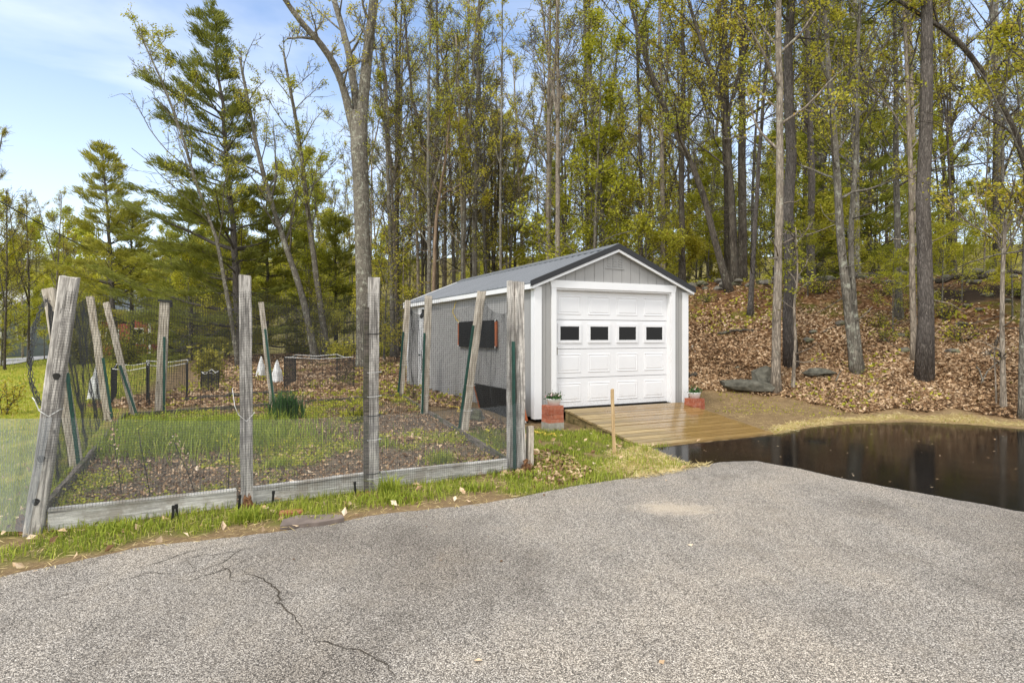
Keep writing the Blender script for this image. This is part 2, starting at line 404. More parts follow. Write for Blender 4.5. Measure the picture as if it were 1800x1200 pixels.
DIRT = [tuple(float(c_) for c_ in G(u_, v_)[:2]) for u_, v_ in ((1195, 700), (1215, 684), (1265, 681), (1330, 686), (1400, 694), (1460, 708), (1510, 726), (1535, 742), (1440, 752), (1370, 768), (1290, 735))]
def masks(x, y):
    x = np.asarray(x, float); y = np.asarray(y, float)
    q = bank_q(x, y); a = .891*x - .455*y
    n1 = fnoise(x, y, .8, 21); n2 = fnoise(x, y, 2.4, 22); n3 = fnoise(x, y, .3, 23)
    ing = inpoly(x, y, GARDEN)
    leaf = np.where((y > 12) & (x > -.5*y), sm((q + .9 + (n1-.5)*2.2 + (n2-.5))/.9), 0)
    toe = polydist(x, y, WET); leaf = np.maximum(leaf, (x > 5.0)*(y > 6)*sm((x-5.6+(n2-.5)*1.5)/1.0)*sm((toe-.6-(n2-.5)*.3)/.2))
    woods = sm((y - 14.6 - .25*np.maximum(-x-5, 0) + (n1-.5)*2)/1.5)*sm((x + .52*y + 1)/3)
    leaf = np.maximum(leaf, woods*.9)
    dleft = (x < -5.2-.55*(y-7.3)) if False else x < -4.2 - .5*(y-5)
    leaf = np.maximum(leaf, np.where((y > 11) & (x > -9.5), sm((y - 11.6 + (n2-.5)*2)/1.0)*sm((x+9.5)/1.5)*(x < -1.0), 0)*~ing*.9)
    # leaves along the fence between the garden and the shed
    corr = (~ing) & (polydist(x, y, [GB, GC_], False) < .9) & (x > -3)
    leaf = np.where(corr, np.maximum(leaf, sm((n1-.42)/.15)*.9), leaf)
    leaf = np.where(ing, sm((n1 - .52)/.12)*.7*sm((polydist(x, y, [GB, GC_], False) < 1.3).astype(float)+sm((n2-.5)*4)*.5), leaf)
    lawn = (~ing)*sm((-x - 4.2 - .5*(y-5) + .2)/.6)*(1-sm((leaf-.2)/.5))*(y < 75)
    # strip between the drive and the fence plus grass between fence and ramp
    dd = polydist(x, y, EDGE, False)
    strip = (~ing)*(y < 9.8)*(x < 2.3)*(x > -9)
    grass = strip*sm((n2 - .36 - .2*np.exp(-(dd/.2)**2))/.14)
    grass = np.where((x > .1) & (x < 2.3) & (y < 9.9), np.maximum(grass, strip*sm((n2-.25)/.15)), grass)
    gg = ing*sm((n1*.55 + n2*.45 - .45)/.12)*.9
    gg = gg*(.62+.38*sm((polydist(x, y, [GA, GB], False)-.5-(n1-.5))/.7)); gg = np.maximum(gg, ing*.8*sm((1.3 - np.hypot((x+5.0)/1.4, (y-9.0)))/.7))
    grass = np.maximum(grass, gg)
    strawl = [(2.2, 7.5), (1.95, 8.3), (1.7, 8.5)]
    straw = sm((.62 - polydist(x, y, [(1.62, 7.35), (2.0, 7.62), (1.75, 8.1)], False) + (n2-.5)*.4)/.3)
    strawr = sm((.3 - np.abs(polydist(x, y, [(4.35, 9.95), (4.85, 10.45), (5.3, 10.9), (6.2, 11.3), (7.46, 11.52), (8.4, 11.2), (9.2, 10.5), (11, 9.2)], False)) + (n2-.5)*.35)/.25)
    straw = np.maximum(straw, strawr*.95)
    far_ = sm((y-30)/14); leaf = leaf*(1-.75*far_); grass = np.maximum(grass, .8*far_*(y < 400))
    soil_shade = sm((q-5.1+(n2-.5)*1.0)/.5)*(1-sm((q-6.2+(n2-.5)*.6)/.4))*sm((x-.66*y)/.8)*(y > 10)  # dark soil band below the log, the shade of an undercut painted in
    dd_ = polydist(x, y, DIRT); leaf = leaf*np.where(inpoly(x, y, DIRT), 1-sm((dd_+(n2-.5)*.5)/.3), 1.)
    leaf = leaf*(1-.8*soil_shade)
    return dict(soil_shade=np.clip(soil_shade, 0, 1), leaf=np.clip(leaf, 0, 1), grass=np.clip(grass, 0, 1), lawn=np.clip(lawn, 0, 1), straw=np.clip(straw, 0, 1), soil=ing.astype(float)*.9)

def graded(lo, a, b, hi, fine, k=1.13):
    xs = list(np.arange(a, b+1e-6, fine)); s = fine
    while xs[-1] < hi: s *= k; xs.append(xs[-1]+s)
    s = fine; l = []; x = a
    while x > lo: s *= k; x -= s; l.append(x)
    return np.array(l[::-1] + xs)
gx = graded(-260, -11, 12.5, 260, .13); gy = graded(-12, 2.6, 22, 330, .13)
XX, YY = np.meshgrid(gx, gy)
ZZ = hz(XX, YY)
mk = masks(XX, YY)
nx, ny = len(gx), len(gy)
g = MB()
i = (np.arange(ny-1)[:, None]*nx + np.arange(nx-1)[None]).ravel()
g.add(np.stack([XX, YY, ZZ], -1).reshape(-1, 3), np.stack([i, i+1, i+nx+1, i+nx], -1))

def groundmat():
    n = N('ground_soil'); v = n.coord('Position')
    fine = n.noise(v, 30, 5, .7); mid = n.noise(v, 5, 5, .7); big = n.noise(v, .6, 4)
    dirt = n.mix(n.ramp(mid, [(.3, 0.), (.7, 1.)]), (.15, .1, .052), (.27, .19, .1))
    dirt = n.mix(n.ramp(fine, [(.5, 0.), (.8, .5)]), dirt, (.36, .27, .17))
    soil = n.mix(n.ramp(mid, [(.3, 0.), (.7, 1.)]), (.065, .05, .036), (.16, .125, .09))
    soil = n.mix(n.ramp(fine, [(.5, 0.), (.75, .6)]), soil, (.3, .24, .18))
    lv = n.voro(v, 13, 'F1', 'Color'); sp = n.n('ShaderNodeSeparateColor'); n.l(lv, sp.inputs[0])
    le = n.ramp(sp.outputs[0], [(0., (.04, .02, .01)), (.4, (.13, .065, .028)), (.75, (.25, .14, .065)), (1., (.45, .3, .17))])
    le = n.mix(n.math('MULTIPLY', n.ramp(n.noise(v, .55, 4, .6), [(.4, 0.), (.6, 1.)]), .7), le, (.1, .045, .018))
    le = n.mix(n.math('MULTIPLY', n.ramp(n.noise(n.coord('Position', (1, 1, 1), (5, 3, 1)), .8, 5, .65), [(.54, 0.), (.64, 1.)]), .75), le, (.12, .12, .022))
    gr = n.mix(n.ramp(mid, [(.3, 0.), (.7, 1.)]), (.06, .085, .012), (.17, .19, .025))
    gr = n.mix(n.ramp(fine, [(.55, 0.), (.75, .6)]), gr, (.26, .2, .09))
    lw = n.mix(n.ramp(mid, [(.3, 0.), (.7, 1.)]), (.17, .18, .022), (.36, .32, .04))
    st = n.mix(n.ramp(fine, [(.3, 0.), (.7, 1.)]), (.22, .16, .07), (.48, .37, .17))
    c = n.mix(n.attr('soil'), dirt, soil)
    c = n.mix(n.attr('lawn'), c, lw); c = n.mix(n.math('MULTIPLY', n.attr('grass'), .8), c, gr)
    c = n.mix(n.attr('leaf'), c, le); c = n.mix(n.attr('soil_shade'), c, (.035, .024, .016)); c = n.mix(n.attr('straw'), c, st)  # near-black earth tone includes the painted undercut shade
    h = n.math('ADD', fine, n.math('MULTIPLY', sp.outputs[1], n.attr('leaf')))
    n.pbsdf(c, .95, n.bump(h, .8, .03), .12); return n.m
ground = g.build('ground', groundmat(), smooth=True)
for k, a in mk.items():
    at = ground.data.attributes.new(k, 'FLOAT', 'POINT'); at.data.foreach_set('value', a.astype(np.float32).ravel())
tag(ground, kind='structure')

# ------------------------------------------------------------------ driveway
def sheet(name, poly, z, mat, jag=.03, seg=.06, skirt=.05, seed=3):
    pts = []
    r = random.Random(seed)
    for k in range(len(poly)):
        a = np.array(poly[k]); b = np.array(poly[(k+1) % len(poly)]); L = np.linalg.norm(b-a); m = max(1, int(min(L, 14)/seg)) if L < 6 else 1
        for j in range(m):
            p = a + (b-a)*j/m
            o = (fnoise(np.array(p[0]), np.array(p[1]), 3.5, seed)-.5)*2*jag + (r.random()-.5)*jag*.35
            nrm = np.array([-(b-a)[1], (b-a)[0]])/L
            pts.append(p + nrm*o)
    me = bpy.data.meshes.new(name); n = len(pts)
    v = [(p[0], p[1], z) for p in pts] + [(p[0], p[1], z-skirt) for p in pts]
    me.from_pydata(v, [], [list(range(n))] + [[(k+1) % n, k, n+k, n+(k+1) % n] for k in range(n)])
    me.materials.append(mat); me.update()
    o = bpy.data.objects.new(name, me); C.objects.link(o)
    return tag(o, kind='structure')
def asphaltmat():
    n = N('old_asphalt'); v = n.coord('Position')
    w = n.noise(v, 40, 2, .5, 'Color'); vv = n.mix(.012, v, w, 'ADD')
    vc = n.voro(vv, 165, 'F1', 'Color'); sp = n.n('ShaderNodeSeparateColor'); n.l(vc, sp.inputs[0])
    d = n.voro(vv, 165, 'F1', 'Distance')
    st = n.ramp(sp.outputs[0], [(0., (.05, .044, .037)), (.24, (.185, .162, .135)), (.5, (.43, .385, .33)), (.8, (.64, .58, .5)), (1., (.92, .85, .76))])
    c = n.mix(n.ramp(d, [(.4, 0.), (.68, .8)]), st, (.09, .082, .075))
    c = n.mix(n.ramp(n.noise(v, 260, 2), [(.35, .35), (.55, 0.)]), c, (.1, .095, .09))
    big = n.noise(v, .7, 5, .65); b2 = n.noise(v, 3.1, 4, .6)
    c = n.mix(n.math('MULTIPLY', n.ramp(big, [(.45, 0.), (.7, 1.)]), .25), c, (.2, .18, .155))
    c = n.mix(n.math('MULTIPLY', n.ramp(b2, [(.55, 0.), (.75, 1.)]), .22), c, (.42, .36, .28))
    b3 = n.noise(n.coord('Position', (1, 1, 1), (3, 7, 0)), .33, 3, .55)
    c = n.mix(.85, c, n.ramp(b3, [(.36, (.66, .64, .62)), (.5, (1., 1., 1.)), (.66, (1.24, 1.2, 1.14))]), 'MULTIPLY')
    b4 = n.noise(n.coord('Position', (1.6, .7, 1), (1, 4, 0), (0, 0, .5)), 1.3, 5, .65)
    c = n.mix(.7, c, n.ramp(b4, [(.34, (.72, .71, .7)), (.48, (1., 1., 1.)), (.7, (1.16, 1.13, 1.08))]), 'MULTIPLY')
    stv = n.n('ShaderNodeVectorMath', operation='LENGTH'); n.l(n.coord('Position', (1/.5, 1/.3, 0), (-1.52/.5, -5.65/.3, 0)), stv.inputs[0])
    stf = n.math('ADD', stv.outputs['Value'], n.math('MULTIPLY', n.math('SUBTRACT', n.noise(v, 7, 5, .7), .5), 1.6))
    c = n.mix(n.ramp(stf, [(.3, .6), (.9, 0.)]), c, (.55, .46, .35))
    h = n.math('ADD', n.math('MULTIPLY', d, -1.), n.math('MULTIPLY', sp.outputs[1], .4))
    n.pbsdf(c, .85, n.bump(h, .7, .008), .25); return n.m
drive = sheet('driveway', DRIVE, .002, asphaltmat(), .035)
def wetmat():
    n = N('wet_black_asphalt'); v = n.coord('Position')
    f = n.noise(v, 120, 2); big = n.noise(v, .9, 4, .6)
    c = n.mix(n.ramp(f, [(.5, 0.), (.8, .7)]), (.005, .0048, .0045), (.018, .017, .016))
    specks = n.voro(v, 9, 'F1', 'Distance')
    c = n.mix(n.ramp(specks, [(.035, .9), (.05, 0.)]), c, (.3, .24, .12))
    rg = n.ramp(big, [(.35, .05), (.7, .17)])
    n.pbsdf(c, rg, n.bump(n.math('ADD', n.noise(v, 60, 3), n.math('MULTIPLY', n.noise(v, 3, 2), 4.)), .06, .004), .035); return n.m
wet = sheet('wet_asphalt', WET, .007, wetmat(), .055, seed=8)
# cracks in the old asphalt: thin dark dirt-filled seams
cm = MB()
def crack(px, w0=.006, w1=.012, seed=0):
    r = random.Random(seed); pts = [np.array([(u-900)/F*(CH*F/(v-HV)), CH*F/(v-HV)]) for u, v in px]
    out = []
    for a, b in zip(pts[:-1], pts[1:]):
        m = max(2, int(np.linalg.norm(b-a)/.04))
        for k in range(m): out.append(a + (b-a)*k/m + np.array([r.gauss(0, .009), r.gauss(0, .009)]))
    out.append(pts[-1]); out = np.array(out); n = len(out)
    d = np.gradient(out, axis=0); nr = np.stack([-d[:, 1], d[:, 0]], 1); nr /= np.linalg.norm(nr, axis=1, keepdims=True)+1e-9
    w = np.array([r.uniform(w0, w1)*.5*min(1, .25+3*min(k, n-1-k)/n) for k in range(n)])[:, None]
    v = np.zeros((2*n, 3)); v[:n, :2] = out-nr*w; v[n:, :2] = out+nr*w; v[:, 2] = .0062
    k = np.arange(n-1); cm.add(v, np.stack([k, k+1, n+k+1, n+k], 1), tint=.5)
for s, (px, a, b) in enumerate([
    ([(431, 1000), (432, 1008), (450, 1012), (468, 1022), (492, 1042), (488, 1060), (512, 1078), (525, 1100), (531, 1116)], .01, .022),
    ([(531, 1116), (585, 1132), (612, 1142), (645, 1150), (658, 1160), (680, 1170), (700, 1198)], .006, .014),
    ([(300, 995), (330, 984), (352, 976), (400, 972), (455, 962)], .006, .012), ([(300, 1030), (340, 1018), (378, 1006), (400, 1000), (430, 985), (450, 975)], .006, .014),
    ([(320, 1010), (345, 1004), (390, 990), (425, 965)], .006, .012), ([(390, 990), (405, 1008), (408, 1022)], .006, .014), ([(408, 1022), (440, 1024), (458, 1020)], .005, .01),
    ([(240, 1000), (290, 985), (335, 970), (380, 958)], .008, .016), ([(200, 1025), (260, 1008), (320, 1010)], .005, .012),
    ([(60, 1060), (140, 1040), (200, 1025)], .004, .01), ([(330, 984), (345, 1004)], .004, .008), ([(1126, 1120), (1132, 1140), (1145, 1150)], .003, .006), ([(700, 1000), (760, 980), (850, 960)], .002, .005)]):
    crack(px, a*.6, b*.6, s)
tag(cm.build('crack', plain('crack_dirt', (.05, .04, .028), .95, .5, 12), drive))

# small potholed pale patch left as texture; stones of grit along the edge come with the litter below

# ------------------------------------------------------------------ trees
def polyline(p, n):
    p = np.asarray(p, float); L = np.concatenate([[0], np.cumsum(np.linalg.norm(np.diff(p, axis=0), axis=1))])
    t = np.linspace(0, L[-1], n)
    if len(p) > 2:   # smooth by averaging a piecewise-linear resample
        q = np.stack([np.interp(t, L, p[:, k]) for k in range(3)], 1)
        for _ in range(2): q[1:-1] = .25*q[:-2] + .5*q[1:-1] + .25*q[2:]
        return q
    return np.stack([np.interp(t, L, p[:, k]) for k in range(3)], 1)

def branch_curve(base, dirv, L, n, up=.25, jit=.08, r=None):
    """a curved wandering branch"""
    p = [np.array(base, float)]; d = np.array(dirv, float); d /= np.linalg.norm(d)
    for k in range(n-1):
        d = d + r.normal(size=3)*jit + np.array([0, 0, up/n]); d /= np.linalg.norm(d)
        p.append(p[-1] + d*L/(n-1))
    return np.array(p)

def deciduous(path, r0, r1, seed, n1=16, tmin=.35, Lmax=4.5, nleaf=3500, lsize=.045, spread=.16, ascend=1.0, sub=(5, 4), twig=.01, side=10, stubs=6, lean_bias=None):
    """returns (wood MB, crown MB): trunk with limbs, and twigs with leaves"""
    r = np.random.default_rng(seed); W, K = MB(), MB()
    path = polyline(path, 22); n = len(path)
    t = np.linspace(0, 1, n); H = np.linalg.norm(path[-1]-path[0])
    path[1:] += np.cumsum(r.normal(size=(n-1, 3))*np.array([.018, .018, 0])*H/20, axis=0)*np.minimum(1, t[1:, None]*3)
    rad = r1 + (r0-r1)*(1-t)**.85
    rad = rad*(1 + (.55 if stubs else 0)*np.exp(-t*H/.35)) * (1 + r.normal(size=n)*.03)
    W.tube(path, rad, side)
    tips = []
    def sp(tt):
        return np.array([np.interp(tt, t, path[:, k]) for k in range(3)])
    for _ in range(stubs):      # dead stubs low on the trunk
        tt = r.uniform(.12, tmin); az = r.uniform(0, 6.28); d = np.array([math.cos(az), math.sin(az), r.uniform(-.1, .5)])
        W.tube(branch_curve(sp(tt), d, r.uniform(.3, 1.4), 4, 0, .2, r), np.linspace(.018, .006, 4), 4)
    az = r.uniform(0, 6.28)
    for b in range(n1):
        tt = tmin + (.98-tmin)*((b+r.uniform(0, .8))/n1)
        az += 2.4 + r.normal()*.5
        rel = (tt-tmin)/(1-tmin)
        el = r.uniform(.35, .85)*ascend + .5*rel*ascend
        L = Lmax*(1.05-.72*rel)*r.uniform(.55, 1.1)
        d = np.array([math.cos(az)*math.cos(el), math.sin(az)*math.cos(el), math.sin(el)])
        if lean_bias is not None: d = d + lean_bias*.5
        bp = sp(tt); br = np.interp(tt, t, rad)*r.uniform(.3, .5)
        p1 = branch_curve(bp, d, L, 7, .35, .13, r); q1 = np.linspace(br, .012, 7)
        W.tube(p1, q1, 5, cap=False); tips.append(p1[-1:])
        for s in range(sub[0]):
            f = r.uniform(.25, .97); k = int(f*6); fr = f*6-k; b2 = p1[k]*(1-fr) + p1[min(k+1, 6)]*fr
            d1 = p1[min(k+1, 6)] - p1[k] + 1e-6; d1 /= np.linalg.norm(d1)
            d2 = d1*.7 + r.normal(size=3)*.55 + np.array([0, 0, .25])
            L2 = L*r.uniform(.25, .5)*(1.15-.5*f)
            p2 = branch_curve(b2, d2, L2, 5, .2, .16, r)
            W.tube(p2, np.linspace(max(.008, .45*np.interp(f, np.linspace(0, 1, 7), q1)), .006, 5), 3, cap=False); tips.append(p2[3:])
            for s3 in range(sub[1]):
                k = r.integers(1, 5); b3 = p2[k-1] + (p2[k]-p2[k-1])*r.random()
                d3 = (p2[k]-p2[k-1]); d3 = d3/(np.linalg.norm(d3)+1e-6)*.6 + r.normal(size=3)*.5 + np.array([0, 0, .2])
                p3 = branch_curve(b3, d3, r.uniform(.3, .85)*min(1, L2), 3, .1, .2, r)
                K.tube(p3, np.linspace(twig, twig*.6, 3), 3, m=1, cap=False); tips.append(p3[1:]); tips.append((p3[1:]+p3[:-1])/2)
    pts = np.concatenate(tips); nc = max(1, nleaf//5)
    dn = vnoise(pts[:, 0]+pts[:, 2]*.7, pts[:, 1]+pts[:, 2]*.4, .55, seed); pp = .08 + sm((dn-.3)/.35); pp = pp/pp.sum()
    cen = pts[r.choice(len(pts), nc, p=pp)]
    c = np.repeat(cen, 5, 0) + r.normal(size=(nc*5, 3))*spread*.45
    ctint = np.repeat(r.random(nc), 5)*.75 + r.random(nc*5)*.25
    K.leaves(c, lsize*r.uniform(.55, 1.25, nc*5), .55, .25, ctint)
    return W, K

def merge(A, Z):
    off = A.n; A.v += Z.v; A.n += Z.n
    A.q += [q+off for q in Z.q]; A.t += [t+off for t in Z.t]; A.qt += Z.qt; A.tt += Z.tt; A.qm += Z.qm; A.tm += Z.tm

def conifer(H, r0, seed, tmin=.12, Lmax=3.2, per=5, gap=.55, lean=(0, 0), tuft=.13, dens=1.0, droop=.0, asym=None, dead=True):
    r = np.random.default_rng(seed); W, K = MB(), MB()
    n = 16; t = np.linspace(0, 1, n)
    path = np.stack([lean[0]*t**1.2, lean[1]*t**1.2, H*t], 1); path[1:-1, :2] += r.normal(size=(n-2, 2))*.04
    W.tube(path, .02 + (r0-.02)*(1-t)**.9*(1+.3*np.exp(-t*H/.3)), 10)
    z = tmin*H; C_, S_, T_ = [], [], []
    while z < H*.985:
        rel = (z/H - tmin)/(1-tmin)
        prof = (1-rel)**.75*(.75 + .5*math.sin(rel*9+seed)**2) + .06
        bp0 = np.array([np.interp(z/H, t, path[:, k]) for k in range(3)])
        az0 = r.uniform(0, 6.28)
        for b in range(per):
            if r.random() < .15: continue
            az = az0 + b*2*math.pi/per + r.normal()*.25
            L = Lmax*prof*r.uniform(.55, 1.15)
            if asym is not None: L *= 1 + asym[2]*math.cos(az - asym[0])
            if L < .15: continue
            el = .05 + .55*rel + r.normal()*.12 - droop
            d = np.array([math.cos(az)*math.cos(el), math.sin(az)*math.cos(el), math.sin(el)])
            p1 = branch_curve(bp0 + [0, 0, r.normal()*.1], d, L, 7, .25, .09, r)
            W.tube(p1, np.linspace(.012+.012*L, .005, 7), 4, cap=False)
            # side sprays carrying needle tufts, denser to the tip
            m = int((8 + 13*L)*dens)
            f = r.uniform(.22, 1., m)**.8
            base = np.stack([np.interp(f, np.linspace(0, 1, 7), p1[:, k]) for k in range(3)], 1)
            sd = np.cross(d, [0, 0, 1.]); sd /= np.linalg.norm(sd)+1e-6
            off = r.normal(size=m)*(.16+.2*L*.35)*(1.1-.6*f)
            cc = base + sd[None]*off[:, None] + np.stack([r.normal(size=m)*.05, r.normal(size=m)*.05, r.normal(size=m)*.06 + .03], 1) + d[None]*np.abs(off)[:, None]*.5
            k = 11
            C_.append(np.repeat(cc, k, 0) + r.normal(size=(m*k, 3))*tuft*np.array([.75, .75, .4]))
            S_.append(np.repeat(sd[None]*np.sign(off)[:, None]*.5 + d[None]*.8 + np.array([[0, 0, .35]]), k, 0))
            T_.append(np.repeat(np.clip(r.normal(.45, .2, m) + .15*f, 0, 1), k)*.8 + r.random(m*k)*.2)
        z += gap*r.uniform(.7, 1.3)*(1-.35*rel)
    c = np.concatenate(C_); K.leaves(c, tuft*r.uniform(.6, 1.3, len(c)), .13, 0, np.clip(np.concatenate(T_), 0, 1), axis=np.concatenate(S_))
    return W, K

def bush(w, h, seed, n=1400, size=.06, mstem=18):
    r = np.random.default_rng(seed); W, K = MB(), MB(); tips = []
    for _ in range(mstem):
        az = r.uniform(0, 6.28); d = np.array([math.cos(az)*.7*w/h, math.sin(az)*.7*w/h, 1.])
        p = branch_curve((r.normal()*.1*w, r.normal()*.1*w, -.05), d, h*r.uniform(.6, 1.1), 6, .05, .18, r)
        W.tube(p, np.linspace(.012, .004, 6), 4, cap=False); tips.append(p[1:])
        for s in range(4):
            k = r.integers(1, 6); q = branch_curve(p[k], r.normal(size=3)+[0, 0, .6], h*.3, 4, .1, .2, r)
            W.tube(q, np.linspace(.006, .003, 4), 3, cap=False); tips.append(q)
    pts = np.concatenate(tips); cen = pts[r.integers(0, len(pts), n//4)]
    c = np.repeat(cen, 4, 0) + r.normal(size=(len(cen)*4, 3))*.09*max(w, h)
    c[:, 2] = np.maximum(c[:, 2], .02)
    K.leaves(c, size*r.uniform(.6, 1.3, len(c)), .55, .2)
    return W, K

def tree_obj(name, W, K, bm, lm, loc, rz=0, scale=1., label=None, cat='tree', group=None, wn='trunk', kn='crown'):
    o = empty(name, loc, rz); o.scale = (scale,)*3
    W.build(wn, bm, o, True); K.build(kn, [lm, M['bark_oak'] if wn == 'trunk' else bm], o)
    return tag(o, label, cat, group)

# --- hero trees (photo pixel paths at a measured distance)
def hero(name, label, base, path, wpx, bm='bark_grey', lm='leaf_spring', Y=None, seed=1, topw=.3, **kw):
    if Y is None: b = G(*base)
    else:
        x = (base[0]-900)/F*Y; b = np.array([x, Y, gz(x, Y)])
    Yb = b[1]
    pts = [b - [0, 0, .15]] + [P(u, v, Yb + dy) for u, v, dy in [(p + (0,))[:3] for p in path]]
    pts = np.array(pts) - b
    r0 = wpx/F*Yb/2
    kw['nleaf'] = int(kw.get('nleaf', 3500)*1.5)
    if Yb < 17: kw['lsize'] = .036; kw['nleaf'] = int(kw['nleaf']*1.4); kw['spread'] = .13
    W, K = deciduous(pts, r0, r0*topw, seed, **kw)
    return tree_obj(name, W, K, M[bm], M[lm], tuple(b), label=label), W, K, b

WOODS = 'trees of the woods behind the shed'
hero('tree', 'straight pale grey trunk left of the thick dark pine on the bank, beside the boulder', (1363, 688), [(1366, 400), (1366, 200), (1370, -60), (1372, -260)], 15.5, 'bark_pale', seed=3, n1=14, tmin=.45, Lmax=2.6, nleaf=2200, topw=.45)
hero('tree', 'very thin crooked pale sapling between the pale trunk and dark pine by the boulder', (1393, 683), [(1398, 600), (1394, 540), (1402, 480), (1396, 400)], 6, 'bark_pale', seed=4, n1=8, tmin=.5, Lmax=1.2, nleaf=300, stubs=2)
hero('tree', 'pale twin-stemmed tree leaning left on the leafy bank', (1507, 655), [(1490, 540), (1479, 420), (1473, 311), (1462, 133), (1450, -80)], 17, 'bark_grey', seed=5, n1=14, tmin=.4, Lmax=2.8, nleaf=2400)
hero('tree', 'slender second stem rising right behind the leaning pale tree on the bank', (1514, 652), [(1503, 560), (1494, 420), (1510, 260), (1512, 60), (1516, -160)], 11, 'bark_grey', seed=6, n1=12, tmin=.45, Lmax=2.2, nleaf=1500)
hero('tree', 'pale slim trunk touching the left side of the broad dark pine on the bank', (1607, 636), [(1603, 400), (1600, 250), (1596, 60), (1590, -150)], 10.5, 'bark_pale', seed=7, n1=12, tmin=.4, Lmax=2.2, nleaf=1500)
hero('tree', 'grey lichen-spotted trunk halfway up the bank, left of the slim pale trunk', (1580, 560), [(1578, 400), (1572, 200), (1570, -100)], 12, 'bark_grey', seed=8, n1=14, tmin=.35, Lmax=3.2, nleaf=2600)
hero('sapling', 'thin bare sapling at the foot of the bank, forked near its top', (1764, 718), [(1762, 560), (1763, 470), (1768, 385)], 9, 'bark_pale', seed=9, n1=9, tmin=.8, Lmax=1.9, nleaf=700, stubs=2, topw=.6)
hero('sapling', 'wispy dead stem standing beside the forked sapling at the bank foot', (1752, 712), [(1750, 660), (1747, 620), (1754, 585)], 3.4, 'bark_pale', seed=10, n1=4, tmin=.5, Lmax=.4, nleaf=0, stubs=0)
hero('tree', 'pale rough trunk cut by the right edge of the picture', (1798, 735), [(1798, 600), (1803, 500), (1812, 300), (1820, 0)], 13, 'bark_grey', seed=12, n1=10, tmin=.5, Lmax=2.4, nleaf=1200)
hero('tree', 'tall slim dark trunk just right of the shed roof, standing on the bank', (1318, 555), [(1331, 267), (1342, 111), (1346, -100)], 9, 'bark_pine', seed=13, n1=12, tmin=.45, Lmax=2.2, nleaf=1300)
hero('tree', 'thick oak leaning left at the top of the bank, right of the shed', (1284, 528), [(1256, 420), (1240, 340), (1220, 290), (1180, 210), (1130, 90), (1100, -40)], 13, 'bark_oak', Y=19.3, seed=14, n1=16, tmin=.35, Lmax=3.4, nleaf=2600)
hero('tree', 'dark oak with a wide fork above the shed gable', (1292, 520), [(1284, 310), (1272, 190), (1240, 98), (1205, 0), (1190, -80)], 11.5, 'bark_oak', Y=20.5, seed=15, n1=16, tmin=.35, Lmax=3.6, nleaf=2600)
hero('tree', 'dark oak limb tree curving right up from the fork above the gable', (1296, 520), [(1288, 330), (1278, 195), (1300, 130), (1308, 60), (1300, -60)], 8.5, 'bark_oak', Y=20.9, seed=16, n1=12, tmin=.5, Lmax=2.8, nleaf=1800)
hero('tree', 'stout mottled trunk rising directly behind the right slope of the shed roof', (1199, 510), [(1199, 260), (1202, 111), (1195, -60)], 12, 'bark_oak', Y=22., seed=17, n1=16, tmin=.4, Lmax=3.8, nleaf=3000)
hero('tree', 'pale grey trunk behind the right roof slope, left of the stout mottled one', (1167, 510), [(1162, 260), (1158, 60), (1156, -150)], 9.5, 'bark_pale', Y=23., seed=18, n1=14, tmin=.4, Lmax=3., nleaf=2200)
hero('tree', 'dark narrow trunk behind the roof peak', (1128, 510), [(1124, 260), (1119, 60), (1117, -120)], 8, 'bark_oak', Y=23., seed=19, n1=14, tmin=.35, Lmax=2.8, nleaf=2200)
hero('tree', 'grey trunk left of the roof peak that sweeps up leftward', (1068, 520), [(1060, 380), (1045, 230), (1032, 80), (1026, -80)], 11, 'bark_grey', Y=25., seed=20, n1=16, tmin=.3, Lmax=3.6, nleaf=3000)
hero('tree', 'dark trunk crossing behind the roof, left of the grey sweeping trunk', (1040, 520), [(1042, 300), (1036, 120), (1030, -80)], 10, 'bark_oak', Y=27., seed=21, n1=16, tmin=.3, Lmax=3.6, nleaf=3000)
hero('tree', 'thick dark trunk right behind the two-trunk pair of pale and dark on the bank', (1425, 520), [(1428, 300), (1424, 150), (1414, -20), (1412, -200)], 13, 'bark_pine', Y=21.5, seed=22, n1=16, tmin=.35, Lmax=3.2, nleaf=2600)
hero('tree', 'dark leaning oak reaching an arching limb in from the right edge', (1850, 640), [(1815, 330), (1795, 240), (1745, 150), (1690, 62), (1590, 12), (1500, -60)], 15, 'bark_oak', Y=13.2, seed=23, n1=12, tmin=.45, Lmax=2.6, nleaf=1500)
hero('tree', 'brown smooth leaning trunk seen over the middle of the shed roof', (757, 520), [(766, 380), (782, 280), (792, 200)], 8.5, 'bark_brown', Y=23., seed=24, n1=10, tmin=.6, Lmax=2.2, nleaf=1100)
hero('tree', 'pale thin trunk over the middle of the shed roof, right of the brown one', (812, 520), [(812, 380), (808, 250), (804, 150), (800, 60)], 8, 'bark_pale', Y=25., seed=25, n1=14, tmin=.35, Lmax=2.6, nleaf=2000)
hero('tree', 'grey trunk with lichen just right of the big forked tree', (692, 600), [(686, 400), (678, 240), (672, 120), (668, 60)], 10, 'bark_grey', Y=27., seed=26, n1=16, tmin=.3, Lmax=2.8, nleaf=2600)
hero('tree', 'lichen-flecked slim tree leaning left behind the garden', (556, 620), [(528, 500), (490, 390), (462, 300), (440, 200), (420, 100)], 13, 'bark_grey', Y=27., seed=27, n1=18, tmin=.35, Lmax=4., nleaf=3000, lean_bias=np.array([-.6, 0, .3]))
hero('tree', 'slim grey tree between the leaning one and the big forked tree', (577, 606), [(556, 480), (541, 370), (532, 280), (520, 200), (500, 90)], 12, 'bark_grey', Y=28., seed=28, n1=18, tmin=.4, Lmax=4., nleaf=3000)
